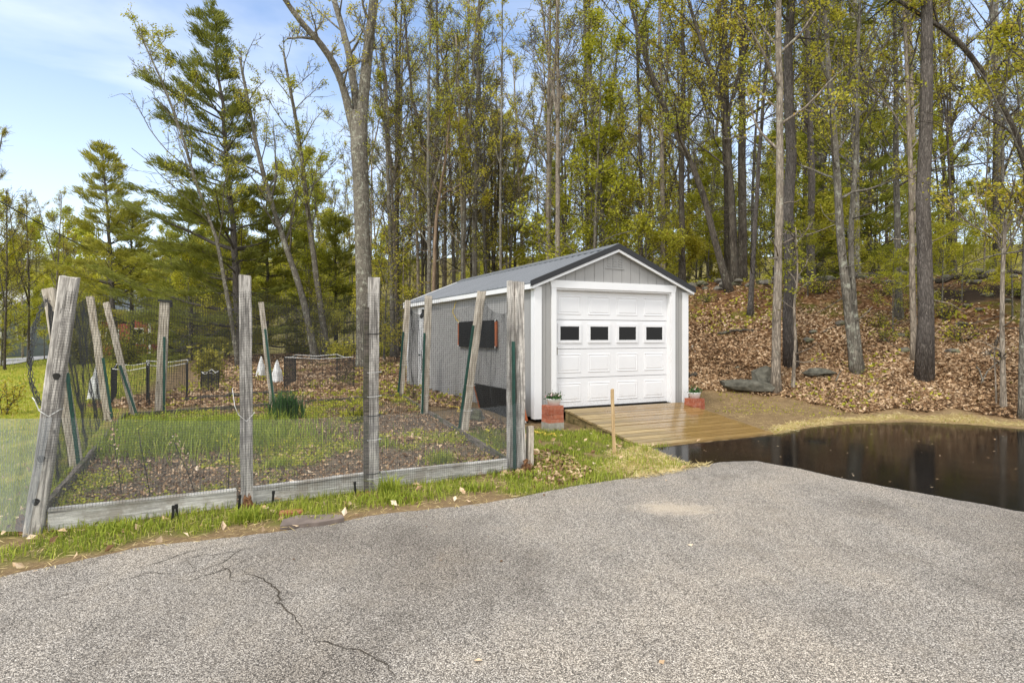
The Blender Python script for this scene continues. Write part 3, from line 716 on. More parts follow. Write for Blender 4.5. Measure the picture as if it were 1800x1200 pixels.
hero('tree', 'thin slanting tree whose sparse crown reaches over the left sky', (420, 600), [(385, 420), (345, 330), (325, 250), (290, 150), (245, 60)], 8, 'bark_grey', Y=25., seed=29, n1=20, tmin=.35, Lmax=4.2, nleaf=3400, lean_bias=np.array([-.5, 0, .2]))
# the big forked tree: one trunk, three great limbs
b = G(641, 646); Yb = b[1]
W, K = MB(), MB()
def limb(pix, w0, w1, seed, **kw):
    pts = np.array([P(u, v, Yb+dy) for u, v, dy in pix]) - b
    w, k = deciduous(pts, w0/F*Yb/2, w1/F*Yb/2, seed, stubs=0, **kw)
    for X, Z in ((W, w), (K, k)):
        off = X.n
        X.v += Z.v; X.n += Z.n
        X.q += [q+off for q in Z.q]; X.t += [q+off for q in Z.t]; X.qt += Z.qt; X.tt += Z.tt; X.qm += Z.qm; X.tm += Z.tm
tr = polyline(np.array([b-[0, 0, .2], P(640, 500, Yb), P(636, 380, Yb), P(634, 300, Yb), P(628, 240, Yb), P(626, 195, Yb)]) - b, 22)
tt = np.linspace(0, 1, 22)
W.tube(tr, (28 - 1*tt)/F*Yb/2*(1+.3*np.exp(-tt*20))*(1+rng.normal(size=22)*.02)*(1-.45*sm((tt-.86)/.14)), 14)
limb([(634, 300, 0), (628, 255, 0), (612, 182, 0), (597, 128, -.3), (566, 75, -.8), (530, 40, -1.2), (490, -20, -1.6)], 17, 7, 31, n1=9, tmin=.35, Lmax=2.6, nleaf=800)
limb([(634, 300, 0), (630, 240, .1), (622, 150, .3), (606, 70, .7), (588, 10, 1.), (570, -60, 1.4)], 16, 8, 32, n1=8, tmin=.5, Lmax=2.4, nleaf=800)
limb([(636, 310, 0), (634, 240, 0), (641, 140, 0), (648, 60, -.2), (656, 0, -.4), (664, -120, -.6)], 22, 12, 33, n1=8, tmin=.4, Lmax=3.0, nleaf=900)
limb([(562, 70, -.8), (530, 66, -1), (504, 68, -1.2)], 5, 3, 34, n1=4, tmin=.4, Lmax=.8, nleaf=60)
tree_obj('tree', W, K, M['bark_grey'], M['leaf_spring'], tuple(b), label='big grey tree forking into three great limbs behind the garden')

# hero pines
def pine(label, base, H, wpx, seed, Y=None, lm='needle', **kw):
    if Y is None: b = G(*base)
    else: x = (base[0]-900)/F*Y; b = np.array([x, Y, gz(x, Y)])
    W, K = conifer(H, wpx/F*b[1]/2, seed, **kw)
    return tree_obj('pine_tree', W, K, M['bark_pine'], M[lm], tuple(b - [0, 0, .1]), label=label)
pine('thick dark-barked pine on the bank, right of the pale trunk by the boulder', (1391, 645), 19, 22, 41, tmin=.42, Lmax=2.3, gap=.8, lean=(-.1, 0), dens=.6)
pine('broadest dark pine trunk on the bank toward the right edge', (1624, 666), 20, 26, 42, tmin=.45, Lmax=2.6, gap=.8, lean=(.35, .3), dens=.6)
pine('tall dense white pine at the left edge of the woods, open to the sky', (425, 610), 16.2, 15, 43, Y=27.5, tmin=.1, Lmax=4.6, per=5, gap=.75, lean=(-1.3, 0), asym=(math.pi, 0, .35), dens=1.15)
pine('pyramidal pine standing alone beyond the left fence posts', (203, 560), 13.6, 10, 44, Y=38., lm='needle_bright', tmin=.22, Lmax=3.9, per=5, gap=.75, lean=(-.8, 0), dens=.75, tuft=.16)
pine('smaller pine close behind the pyramidal one, to its right', (232, 560), 10.4, 9, 45, Y=40., lm='needle_bright', tmin=.25, Lmax=3.4, per=5, gap=.75, dens=.75, tuft=.16)
for k, (u, Y, H, lm, lab) in enumerate([
    (335, 31, 8.5, 'needle_bright', 'low bushy young pine behind the left of the garden, under the tall white pine'),
    (470, 31, 9.5, 'needle_bright', 'young pine with drooping boughs behind the slim leaning trees'),
    (300, 36, 7.5, 'needle_bright', 'small round pine between the far houses and the tall white pine'),
    (590, 34, 8., 'needle_bright', 'young pine half hidden by the big forked tree'),
    (400, 35, 10., 'needle_bright', 'mid-height pine filling in behind the tall white pine'),
    (905, 40, 14.5, 'needle_bright', 'dark pine crown rising over the left end of the shed roof'),
    (975, 44, 14., 'needle_bright', 'dark pine crown left of the roof peak'),
    (1530, 24, 7., 'needle_bright', 'young hemlock with flat green layers behind the twin-stemmed tree'),
    (1450, 26, 7.5, 'needle_bright', 'young hemlock deep in the woods left of the twin-stemmed tree'),
    (1230, 40, 11, 'needle_bright', 'dark conifer in the gap right above the shed roof corner')]):
    pine(lab, (u, 600), H, 8, 50+k, Y=Y, lm=lm, tmin=.08, Lmax=3.1 if k < 5 else 2.6, per=5, gap=.75, dens=.75, tuft=.15, droop=.1)

# --- prototypes that fill the woods, copied below
protos = []
def proto(name, W, K, bm, lm, label, group, cat='tree'):
    o = tree_obj(name, W, K, M[bm], M[lm], (0, 0, 0), label=label, group=group, cat=cat)
    protos.append(o); return o
TALL = 'tall forest trees filling the woods'; UNDER = 'leafy understory trees in the woods'
talls = []
for k, (H, r0, bm, lm, nl, Lm, tm) in enumerate([
    (17.5, .15, 'bark_oak', 'leaf_spring', 3335, 4.2, .32), (19, .17, 'bark_grey', 'leaf_spring', 3335, 4.2, .36), (16, .11, 'bark_oak', 'leaf_rust', 3190, 3.4, .3),
    (18, .13, 'bark_pale', 'leaf_spring', 2900, 3.4, .4), (17, .12, 'bark_grey', 'leaf_spring', 3480, 3.8, .28), (20, .19, 'bark_oak', 'leaf_rust', 3480, 4.4, .4)]):
    lx, ly = random.uniform(-1.2, 1.2), random.uniform(-.8, .8)
    W, K = deciduous([(0, 0, -.3), (lx*.2, ly*.2, H*.35), (lx*.7, ly*.6, H*.7), (lx, ly, H)], r0, r0*.2, 100+k, n1=15, tmin=tm, Lmax=Lm*1.15, nleaf=int(nl*1.0), lsize=.043, sub=(8, 6), side=8, ascend=1.05)
    fz = H*[.42, .5, .36, .55, .45, .5][k]; ft = fz/H; fx = np.interp(ft, [0, .35, .7, 1], [0, lx*.2, lx*.7, lx]); fy = np.interp(ft, [0, .35, .7, 1], [0, ly*.2, ly*.6, ly])
    sgn = -1 if lx > 0 else 1
    w2, k2 = deciduous([(fx, fy, fz-.2), (fx+sgn*.35, fy+.2, fz+H*.08), (fx+sgn*1.1, fy+.5, fz+H*.25), (fx+sgn*1.5, fy+.8, H*.95)], r0*.6, r0*.15, 400+k, n1=9, tmin=.2, Lmax=Lm*.85, nleaf=int(nl*.52), lsize=.043, sub=(7, 6), side=6, stubs=0)
    merge(W, w2); merge(K, k2)
    talls.append(proto('tree', W, K, bm, lm, ['slim dark-trunked tree with sparse yellow-green leaves deep in the woods', 'slim grey-trunked tree with sparse yellow-green leaves deep in the woods', 'slim dark-trunked tree with sparse rusty leaves deep in the woods', 'slim pale-trunked tree with sparse leaves deep in the woods', 'slim grey-trunked tree with sparse yellow-green leaves deep in the woods', 'slim dark-trunked tree with sparse rusty leaves deep in the woods'][k], TALL))
unders = []
for k, (H, nl, lm) in enumerate([(6.5, 5600, 'leaf_fresh'), (8.5, 7000, 'leaf_fresh'), (5., 4600, 'leaf_spring')]):
    W, K = deciduous([(0, 0, -.2), (.1, 0, H*.4), (.25, .1, H)], .05, .012, 130+k, n1=22, tmin=.15, Lmax=2.6, nleaf=int(nl*1.3), lsize=.048, spread=.25, ascend=.45, sub=(5, 3), side=6, stubs=2)
    unders.append(proto('tree', W, K, 'bark_grey', lm, ['small understory tree with layered bright spring leaves in the woods', 'small understory tree with layered bright spring leaves in the woods', 'low understory tree with olive spring leaves in the woods'][k], UNDER))
poles = []
for k, (H, r0, bm) in enumerate([(14, .06, 'bark_oak'), (15.5, .075, 'bark_grey'), (13, .05, 'bark_pale')]):
    lx = random.uniform(-1.5, 1.5)
    W, K = deciduous([(0, 0, -.3), (lx*.15, .1, H*.4), (lx*.6, .2, H*.75), (lx, .2, H)], r0, r0*.25, 170+k, n1=14, tmin=.45, Lmax=2.2, nleaf=1900, lsize=.043, sub=(4, 3), side=6, stubs=8)
    poles.append(proto('tree', W, K, bm, 'leaf_spring', 'very slim pole-like young %s trunk among the crowded woods' % ['dark', 'grey', 'pale'][k], 'pole-like young trees in the woods'))
def place(o, x, y, rz, s, used=set()):
    if o.name not in used: used.add(o.name); c = o
    else: c = copy_tree(o)
    c.location = (x, y, gz(x, y)); c.rotation_euler = (0, 0, rz); c.scale = (s, s, s*random.uniform(.92, 1.1))
    return c
placed = []
def try_spot(x, y, dmin):
    if any((x-a)**2 + (y-b)**2 < dmin*dmin for a, b in placed): return False
    placed.append((x, y)); return True
def fill(protoset, n, ulo, uhi, ylo, yhi, dmin, slo, shi, near_cut=None, pw=.75):
    c = 0; tries = 0
    while c < n and tries < 6000:
        tries += 1
        y = ylo + (yhi-ylo)*random.random()**pw; u = random.uniform(ulo, uhi); x = (u-900)/F*y
        if near_cut and near_cut(x, y, u): continue
        if polydist(np.array(x), np.array(y), SHED) < 1.6 or inpoly(np.array(x), np.array(y), SHED): continue
        if not try_spot(x, y, dmin): continue
        place(random.choice(protoset), x, y, random.uniform(0, 6.28), random.uniform(slo, shi)); c += 1
cutL = lambda x, y, u: (bank_q(x, y) < 6.2 and x > 2) or (u < 640 and y < 30)
fill(talls, 46, 640, 1900, 21, 40, 1.7, .85, 1.1, cutL)
fill(talls, 46, 500, 1880, 40, 78, 2.3, .9, 1.15, cutL)
fill(talls[2:5], 14, 640, 900, 26, 42, 1.5, .72, .9, cutL)
fill(poles, 26, 640, 1900, 20.5, 34, 1.1, .8, 1.1, cutL)
fill(poles, 16, 420, 1900, 34, 52, 1.3, .85, 1.15, cutL)
fill(unders, 38, 600, 1900, 22, 38, 1.6, .8, 1.3, cutL)
fill(unders, 38, 420, 1900, 38, 72, 2.0, 1.0, 1.6, cutL)
cutG = lambda x, y, u: inpoly(np.array(x), np.array(y), GARDEN)
fill(unders, 11, 330, 640, 26, 36, 1.6, .7, 1.15, cutG)
# open left side: roadside trees
LEFT = 'light roadside trees beyond the lawn'
for k, (u, Y, s) in enumerate([(8, 33, .62), (52, 36, .66), (95, 40, .62), (-30, 30, .7), (130, 46, .6), (285, 48, .55), (335, 52, .6), (40, 50, .62)]):
    x = (u-900)/F*Y; c = copy_tree(random.choice(talls[1:5])); c.location = (x, Y, gz(x, Y)); c.scale = (s, s, s); c.rotation_euler = (0, 0, k*1.7)
    c['label'] = 'small light-leaved roadside tree beyond the lawn near the far houses'; c['group'] = LEFT
for k, (u, Y, s) in enumerate([(4, 42, .8), (78, 44, .75), (40, 46, .5), (120, 41, .8), (160, 48, 1.), (310, 50, 1.), (360, 46, .9), (-10, 49, .6), (100, 48, .5), (140, 47, .6), (-20, 34, .9), (185, 44, .55)]):
    x = (u-900)/F*Y; c = copy_tree(random.choice(unders)); c.location = (x, Y, gz(x, Y)); c.scale = (s, s, s); c.rotation_euler = (0, 0, k*2.1)
    c['label'] = 'low leafy tree screening the far houses'; c['group'] = 'low trees around the far houses'
for k, (u, Y, s) in enumerate([(2, 37, 1.2), (48, 39, 1.1), (118, 44, 1.3), (-15, 34, 1.2), (290, 44, 1.1), (150, 62, 1.4)]):
    x = (u-900)/F*Y; c = copy_tree(unders[1]); c.location = (x, Y, gz(x, Y)); c.scale = (s*.9, s*.9, s); c.rotation_euler = (0, 0, k*1.3)
    c['label'] = 'mid-height leafy tree beside the far road'; c['group'] = 'leafy trees along the far road'
# hillside far away: individual round trees, cheap crowns
hp = []
for k in range(3):
    W, K = deciduous([(0, 0, -.5), (0, 0, 6), (.5, 0, 13)], .25, .05, 150+k, n1=14, tmin=.2, Lmax=5., nleaf=2200, lsize=.34, spread=1.1, sub=(4, 1), side=5, stubs=0)
    hp.append(proto('tree', W, K, 'bark_oak', 'leaf_spring' if k != 1 else 'leaf_fresh', 'round-crowned tree on the far wooded hillside', 'trees on the far hillside'))
for k in range(30):
    Y = 88 + 75*(k/30); u = random.uniform(-60, 470) if k % 2 else random.uniform(-60, 900); x = (u-900)/F*Y
    place(random.choice(hp), x, Y, random.uniform(0, 6), random.uniform(.75, 1.15))

for k, (u, v, s) in enumerate([(1655, 560, .42), (1495, 520, .4), (1570, 590, .36), (1690, 530, .4), (1420, 520, .38), (1780, 560, .4)]):
    b_ = G(u, v); c = copy_tree(unders[k % 2]); c.location = tuple(b_); c.scale = (s, s, s*.9); c.rotation_euler = (0, 0, k*1.9)
    c['label'] = 'small leafy sapling with layered sprays on the bank'; c['group'] = 'leafy saplings on the bank'
# bushes behind the garden and along the forest edge
for k, (u, v, w, h, lm, lab) in enumerate([
    (232, 640, 2.2, 2.2, 'bush', 'large dark green shrub behind the left garden posts'), (330, 628, 2.4, 2.2, 'bush', 'wide dark green shrub behind the capped post'), (150, 640, 1.6, 1.7, 'bush', 'dark shrub at the lawn edge behind the leaning posts'),
    (372, 672, .7, 1.0, 'bush_yellow', 'yellow-green bush inside a low net ring'), (440, 620, 1.6, 1.2, 'bush', 'low green shrub under the leaning slim trees'), (520, 622, 1.4, 1.0, 'bush', 'low shrub at the forest edge left of the big forked tree'),
    (675, 628, 1.2, 1.0, 'leaf_fresh', 'fresh green undergrowth bush right of the big forked tree'), (600, 628, 1.3, .9, 'leaf_fresh', 'fresh green undergrowth bush left of the big forked trunk'),
    (10, 728, .28, .7, 'bush_yellow', 'small yellow shrub at the far left lawn edge'), (700, 615, 1.3, 1.4, 'bush', 'green bush by the far corner of the shed'), (265, 612, 2.2, 2.8, 'bush', 'tall green thicket shrub behind the two leaning posts')]):
    b = G(u, v); W, K = bush(w, h, 200+k, mstem=18 if w > .3 else 5, n=3600 if h > 1.5 else (320 if w < .3 else 1500), size=.06 if w > .3 else .03)
    tree_obj('bush', W, K, M['bark_oak'], M[lm], tuple(b), label=lab, cat='bush', wn='stems', kn='foliage')
W, K = bush(.8, .7, 230, 260, .035)
pb = tree_obj('bush', W, K, M['bark_oak'], M['leaf_fresh'], (0, 0, 0), label='low leafy seedling on the upper bank', cat='bush', group='seedlings on the bank', wn='stems', kn='foliage')
for k, (u, v) in enumerate([(1545, 575), (1560, 520), (1600, 600), (1690, 600), (1440, 515), (1790, 520), (1240, 530), (1660, 560), (1555, 600)]):
    c = pb if k == 0 else copy_tree(pb); c.location = tuple(G(u, v)); c.rotation_euler = (0, 0, k); c.scale = (random.uniform(.6, 1.1),)*3

# ------------------------------------------------------------------ rocks, wall, logs
def rock_mb(mb, c, s, seed, tint=.5, sub=2):
    import bmesh
    bm = bmesh.new(); bmesh.ops.create_icosphere(bm, subdivisions=sub, radius=1)
    for v in bm.verts:
        nrm = v.co.normalized(); k = 1 + .45*mnoise.noise(nrm*1.3 + Vector((seed*7.1, seed*3.3, 0))) + .12*mnoise.noise(nrm*4 + Vector((0, seed, 0)))
        v.co = nrm*k
    v = np.array([list(x.co) for x in bm.verts])*np.asarray(s); f = np.array([[x.index for x in p.verts] for p in bm.faces]); bm.free()
    a = seed*2.399; R = np.array([[math.cos(a), -math.sin(a), 0], [math.sin(a), math.cos(a), 0], [0, 0, 1]])
    mb.add(v @ R.T + c, t=f, tint=tint)
sw = MB(); r = random.Random(4); k = 0
for aa in np.arange(-7, 14, .3):
    for lay in range(2):
        q = 7.0 + r.uniform(-.35, .35); base = np.array([4.3, 13.5]) + q*np.array([.455, .891]) + (aa+r.uniform(-.1, .1))*np.array([.891, -.455])
        if lay and r.random() < .5: continue
        s = r.uniform(.08, .17); sw_z = gz(*base) + .03 + lay*.12
        rock_mb(sw, np.array([base[0], base[1], sw_z]), (s*1.25, s, s*.7), k); k += 1
tag(sw.build('stone_wall', M['rock'], smooth=False), 'tumbled grey fieldstone wall along the top of the bank', 'wall')
def rock(label, u, v, s, seed, group=None, name='rock', sink=.35):
    b = G(u, v); mb = MB(); rock_mb(mb, np.zeros(3), s, seed, sub=2 if name == 'boulder' else 3)
    o = mb.build(name, M['rock_dark' if name == 'boulder' else 'rock']); o.location = (b[0], b[1], b[2] + s[2]*sink); return tag(o, label, 'rock', group)
rock('long low mossy boulder at the foot of the bank, left of the pale trunk', 1315, 682, (.6, .32, .15), 5, name='boulder')
rock('upright grey boulder against the base of the pale trunk', 1347, 676, (.26, .3, .3), 3, name='boulder')
rock('flat grey rock among the leaves right of the crooked sapling', 1440, 658, (.4, .3, .1), 12, name='boulder')
rock('pale grey rock in the weeds outside the garden netting, by the leaning stake', 832, 738, (.24, .2, .15), 14)
for k, (u, v) in enumerate([(1430, 585), (1296, 648), (1556, 600), (1583, 592), (1690, 572), (1700, 540), (1735, 520), (1720, 545), (1590, 618), (1640, 590), (1480, 570), (1770, 530), (1420, 600), (1530, 690), (1675, 620)]):
    s = random.uniform(.06, .12); rock('small grey rock half buried in the leaves of the bank', u, v, (s*1.3, s, s*.6), 20+k, 'loose rocks on the bank', sink=.3)
def log(name, label, pts, rad, mat='bark_oak', cat='log'):
    mb = MB(); p = polyline(np.array(pts), 14); p[1:-1] += rng.normal(size=(12, 3))*.02; mb.tube(p, np.linspace(rad, rad*.6, 14), 8)
    return tag(mb.build(name, M[mat], smooth=True), label, cat)
for k in range(12):
    u, v = random.uniform(1230, 1780), random.uniform(560, 690); b_ = G(u, v); a_ = random.uniform(0, 3.1); Ls = random.uniform(.4, 1.3)
    q_ = [b_[:2] + np.array([math.cos(a_), math.sin(a_)])*Ls*(t_-.5) for t_ in (0, .33, .66, 1)]
    mb = MB(); mb.tube(np.array([(*c_, gz(*c_)+.05) for c_ in q_]) + rng.normal(size=(4, 3))*.02, [.014, .013, .01, .005], 5)
    tag(mb.build('fallen_stick', M['bark_grey' if k % 2 else 'bark_oak']), 'thin bare stick lying among the brown leaves of the bank', 'stick', 'sticks on the bank')
p0, p1 = [np.array([(u_-900)/F*Y_, Y_, gz((u_-900)/F*Y_, Y_)+.02]) for u_, Y_ in ((1645, 16.7), (1870, 15.4))]
log('fallen_log', 'long dark fallen trunk lying along the top of the bank', [p0 + [0, 0, .2], (p0+p1)/2 + [0, 0, .36], p1 + [0, 0, .5]], .075)
p0, p1 = G(1205, 590), G(1222, 622)
log('fallen_branch', 'pale bare branch lying on the bank beside the shed wall', [p0+[0, 0, .05], p1+[0, 0, .04]], .03, 'bark_pale', 'branch')
p0, p1 = G(1262, 590), G(1325, 584)
log('fallen_branch', 'dark mossy branch lying across the leaves right of the shed', [p0+[0, 0, .04], (p0+p1)/2+[0, 0, .09], p1+[0, 0, .04]], .045, 'bark_oak', 'branch')
p0, p1 = G(1206, 665), G(1225, 664)
log('fallen_branch', 'short dark log end beside the shed corner', [p0+[0, 0, .06], p1+[0, 0, .06]], .07, 'bark_oak', 'branch')
p0, p1 = G(325, 706), G(525, 691)
log('fallen_log', 'long dark rotting log lying across the back of the garden', [p0+[0, 0, .03], (p0+p1)/2+[0, 0, .06], p1+[0, 0, .05]], .06)

# ------------------------------------------------------------------ shed
ZB, ZF, ZE, ZR = .20, .33, 2.53, 3.27          # wall bottom, door sill, eave, ridge
shed = empty('shed', (S0[0], S0[1], 0), SR)
tag(shed, 'grey one-car shed garage with white trim and dark metal roof', 'shed')
OH = .13                                        # roof overhang
slope = (ZR-ZE)/(SW/2+OH)
def roof_z(x): return ZR - abs(x-SW/2)*slope
def siding(mb, p0, d, L, ztop, pitch=.2032, z0=ZB, th=.016, out=None):
    """vertical grooved siding: boards 6 mm apart over a backing, along d from p0; out is the outward direction"""
    d = np.array(d); out = np.array(out); x = 0.
    while x < L-1e-4:
        x1 = min(L, x+pitch-.007)
        za, zb = ztop(x), ztop(x1)
        a = np.array(p0) + d*x; b_ = np.array(p0) + d*x1
        zz = z0(x) if callable(z0) else z0
        v = [(*a, zz), (*b_, zz), (*b_, zb), (*a, za)]
        v2 = [(*(a+out*th), zz), (*(b_+out*th), zz), (*(b_+out*th), zb), (*(a+out*th), za)]
        mb.add(v+v2, [(4, 5, 6, 7), (0, 4, 7, 3), (1, 2, 6, 5), (0, 1, 5, 4), (3, 7, 6, 2)])
        x += pitch
DX0, DX1, DZ1 = .397, .397+2.58, 2.46
fw = MB()
wt = lambda x: roof_z(x)-.05
siding(fw, (0, 0), (1, 0), DX0, wt, out=(0, -1)); siding(fw, (DX1, 0), (1, 0), SW-DX1, lambda x: wt(x+DX1), out=(0, -1))
siding(fw, (DX0, 0), (1, 0), DX1-DX0, lambda x: min(wt(x+DX0), wt(SW/2) if False else wt(x+DX0)), z0=DZ1+.01, out=(0, -1))
fw.box((.02, .004, ZB), (DX0, .05, 2.5)); fw.box((DX1, .004, ZB), (SW-.02, .05, 2.5))
fw.add([(.02, .004, DZ1), (SW-.02, .004, DZ1), (SW-.02, .004, wt(SW)), (SW/2, .004, wt(SW/2)), (.02, .004, wt(0))], q=[(0, 1, 2, 4)], t=[(2, 3, 4)])
fw.build('front_wall', M['siding'], shed)
lw = MB(); siding(lw, (0, .0), (0, 1), SL, lambda x: wt(0)-.01, out=(-1, 0)); lw.box((.0, .02, ZB), (.05, SL, 2.48)); lw.build('side_wall', M['siding'], shed)
rw = MB(); siding(rw, (SW, 0), (0, 1), SL, lambda x: wt(0)-.01, out=(1, 0)); rw.box((SW-.05, .02, ZB), (SW, SL, 2.48)); rw.build('side_wall', M['siding'], shed)
bw = MB(); siding(bw, (0, SL), (1, 0), SW, wt, out=(0, 1)); bw.box((.05, SL-.04, ZB), (SW-.05, SL-.002, 2.4)); bw.build('back_wall', M['siding'], shed)
fl = MB(); fl.box((.06, .1, ZF-.08), (SW-.06, SL-.05, ZF-.01)); fl.build('floor', M['skid'], shed)
for sx in (.12, 1.1, 2.1, SW-.24):
    k = MB(); k.box((sx, .1, -.1), (sx+.12, SL-.05, ZF-.085)); k.build('skid', M['skid'], shed)
# roof: ribbed sheets
def roof_sheet(sgn):
    mb = MB(); W2 = SW/2+OH; y0, y1 = -.1, SL+.1
    prof = []; y = y0
    while y < y1:
        prof += [(y, 0), (y+.012, .022), (y+.035, .022), (y+.047, 0), (y+.115, 0), (y+.12, .006), (y+.135, .006), (y+.14, 0)]; y += .2286
    prof = [(a, h) for a, h in prof if a < y1] + [(y1, 0)]
    n = len(prof); v = []
    for x in (0, W2):
        for a, h in prof: v.append((SW/2 + sgn*x, a, ZR - x*slope + h))
    for x in (0, W2):
        for a, h in prof: v.append((SW/2 + sgn*x, a, ZR - x*slope - .02))
    k = np.arange(n-1)
    q = np.concatenate([np.stack([k, k+1, n+k+1, n+k], 1), np.stack([2*n+k, 3*n+k, 3*n+k+1, 2*n+k+1], 1), np.stack([n+k, n+k+1, 3*n+k+1, 3*n+k], 1)])
    mb.add(v, q); return mb
roof = roof_sheet(-1).build('roof', M['roof'], shed); r2 = roof_sheet(1).build('roof', M['roof'], shed)
rc = MB()
for sgn in (-1, 1):
    a = np.array([(SW/2, -.11, ZR+.05), (SW/2, SL+.11, ZR+.05), (SW/2+sgn*.16, SL+.11, ZR+.032-.16*slope), (SW/2+sgn*.16, -.11, ZR+.032-.16*slope)])
    rc.add(np.concatenate([a, a-[0, 0, .012]]), [(0, 1, 2, 3), (7, 6, 5, 4), (0, 3, 7, 4), (3, 2, 6, 7)])
rc.build('ridge_cap', M['roof'], roof)
def rake(y0, y1, lo, hi, mat, name, parent, ext=.02):
    mb = MB(); W2 = SW/2+OH+ext
    for sgn in (-1, 1):
        v = []
        for y in (y0, y1):
            for x, dz in ((0, lo), (W2, lo), (W2, hi), (0, hi)): v.append((SW/2+sgn*x, y, ZR - x*slope + dz))
        mb.add(v, [(0, 1, 2, 3), (4, 7, 6, 5), (0, 4, 5, 1), (1, 5, 6, 2), (2, 6, 7, 3), (3, 7, 4, 0)])
    return mb.build(name, mat, parent)
rake(-.135, -.102, -.06, .04, M['blacktrim'], 'rake_trim', roof)
rake(-.118, -.07, -.11, -.063, M['white'], 'rake_board', shed, -.01)
rake(SL+.07, SL+.12, -.125, .03, M['white'], 'rake_board', shed, -.01)
sf = MB()
for sgn in (-1, 1):
    x0 = SW/2 + sgn*(SW/2+OH-.025); x1 = SW/2 + sgn*(SW/2+OH)
    sf.box((min(x0, x1), -.068, ZE-.105), (max(x0, x1), SL+.068, ZE-.022))
sf.build('fascia', M['white'], shed)
so = MB()
for sgn in (-1, 1):
    xa, xb = SW/2+sgn*(SW/2+.02), SW/2+sgn*(SW/2+OH-.027)
    so.box((min(xa, xb), -.066, ZE-.1), (max(xa, xb), SL+.066, ZE-.085))
so.build('soffit', M['white'], shed)
# trim boards
def trim(name, lo, hi, mat='white', parent=None):
    mb = MB(); mb.box(lo, hi); return mb.build(name, M[mat], parent or shed)
trim('corner_board', (-.042, -.04, ZB-.02), (.105, -.018, 2.47)); trim('corner_board', (-.04, -.0175, ZB-.02), (-.018, .085, 2.455))
trim('corner_board', (SW-.105, -.04, ZB-.02), (SW+.042, -.018, 2.47)); trim('corner_board', (SW+.018, -.0175, ZB-.02), (SW+.04, .085, 2.455))
trim('corner_board', (-.04, SL-.09, ZB-.02), (-.018, SL+.017, 2.455))
trim('door_trim', (DX0-.095, -.042, ZB), (DX0, -.0185, DZ1)); trim('door_trim', (DX1, -.042, ZB), (DX1+.095, -.0185, DZ1))
hd = MB(); hd.add([(DX0-.095, y, DZ1+.001) for y in (-.046, -.018)] + [(DX1+.095, y, DZ1+.001) for y in (-.046, -.018)] + [(DX0-.13, y, DZ1+.135) for y in (-.046, -.018)] + [(DX1+.13, y, DZ1+.135) for y in (-.046, -.018)],
    [(0, 2, 6, 4), (1, 5, 7, 3), (0, 1, 3, 2), (4, 6, 7, 5), (0, 4, 5, 1), (2, 3, 7, 6)]); hd.build('header_board', M['white'], shed)
jb = MB(); jb.box((DX0-.012, -.0165, ZF), (DX0+.02, .12, DZ1)); jb.box((DX1-.02, -.0165, ZF), (DX1+.012, .12, DZ1)); jb.box((DX0+.021, -.0165, DZ1-.03), (DX1-.021, .12, DZ1-.001))
jb.build('door_jamb', M['white'], shed)
# garage door: four sections of four embossed panels, second from the top glazed
gd = MB(); x0, x1 = DX0+.02, DX1-.02; dh = (DZ1-.03-ZF-.012)/4; pw = (x1-x0)/4
panes = []
for rrow in range(4):
    z0 = ZF+.012 + rrow*dh
    gd.box((x0, .075, z0+.0045), (x1, .115, z0+dh-.0045))
    for c in range(4):
        cx0 = x0 + c*pw + .075 - .02*(c-1.5)*.0; cx1 = x0 + (c+1)*pw - .075; a, b2 = z0+.09, z0+dh-.09
        if rrow == 2:
            a, b2 = z0+.155, z0+dh-.12; cx0 += .045; cx1 -= .045
            for lo, hi in (((cx0-.05, .058, a-.05), (cx1+.05, .0748, a)), ((cx0-.05, .058, b2), (cx1+.05, .0748, b2+.05)), ((cx0-.05, .058, a+.0005), (cx0, .0748, b2-.0005)), ((cx1, .058, a+.0005), (cx1+.05, .0748, b2-.0005))): gd.box(lo, hi)
            panes.append((cx0, cx1, a, b2))
        else:
            y = .0745
            ring = lambda i_, yy: [(cx0+i_, yy, a+i_), (cx1-i_, yy, a+i_), (cx1-i_, yy, b2-i_), (cx0+i_, yy, b2-i_)]
            v = ring(0, y) + ring(.014, y-.009) + ring(.03, y-.002) + ring(.055, y-.008)
            q = []
            for lv in range(3):
                for kk in range(4): q.append((lv*4+kk, lv*4+(kk+1) % 4, lv*4+4+(kk+1) % 4, lv*4+4+kk))
            q.append((12, 13, 14, 15)); gd.add(v, q)
door = gd.build('garage_door', M['door_white'], shed)
for cx0, cx1, a, b2 in panes:
    p = MB(); p.box((cx0+.0005, .066, a+.0005), (cx1-.0005, .0745, b2-.0005)); p.build('window_pane', M['glass'], door)
sl = MB(); sl.box((x0, .07, ZF-.004), (x1, .11, ZF+.013)); sl.build('bottom_seal', M['tie_black'], door)
hl = MB(); hl.box((DX0-.03+.1, .06, 1.28), (DX0+.085, .0735, 1.42)); hl.build('handle', M['concrete'], door)
# gable vent: three columns of louvre slits and a shelf line
gv = MB(); vx, vz = SW/2-.02, 2.965
for c in range(3):
    for rr in range(4):
        gv.box((vx-.17+c*.125, -.026, vz-.07+rr*.045), (vx-.085+c*.125, -.0165, vz-.052+rr*.045))
gv.box((vx-.21, -.03, vz-.115), (vx+.21, -.0165, vz-.1)); gv.build('gable_vent', M['siding'], shed)
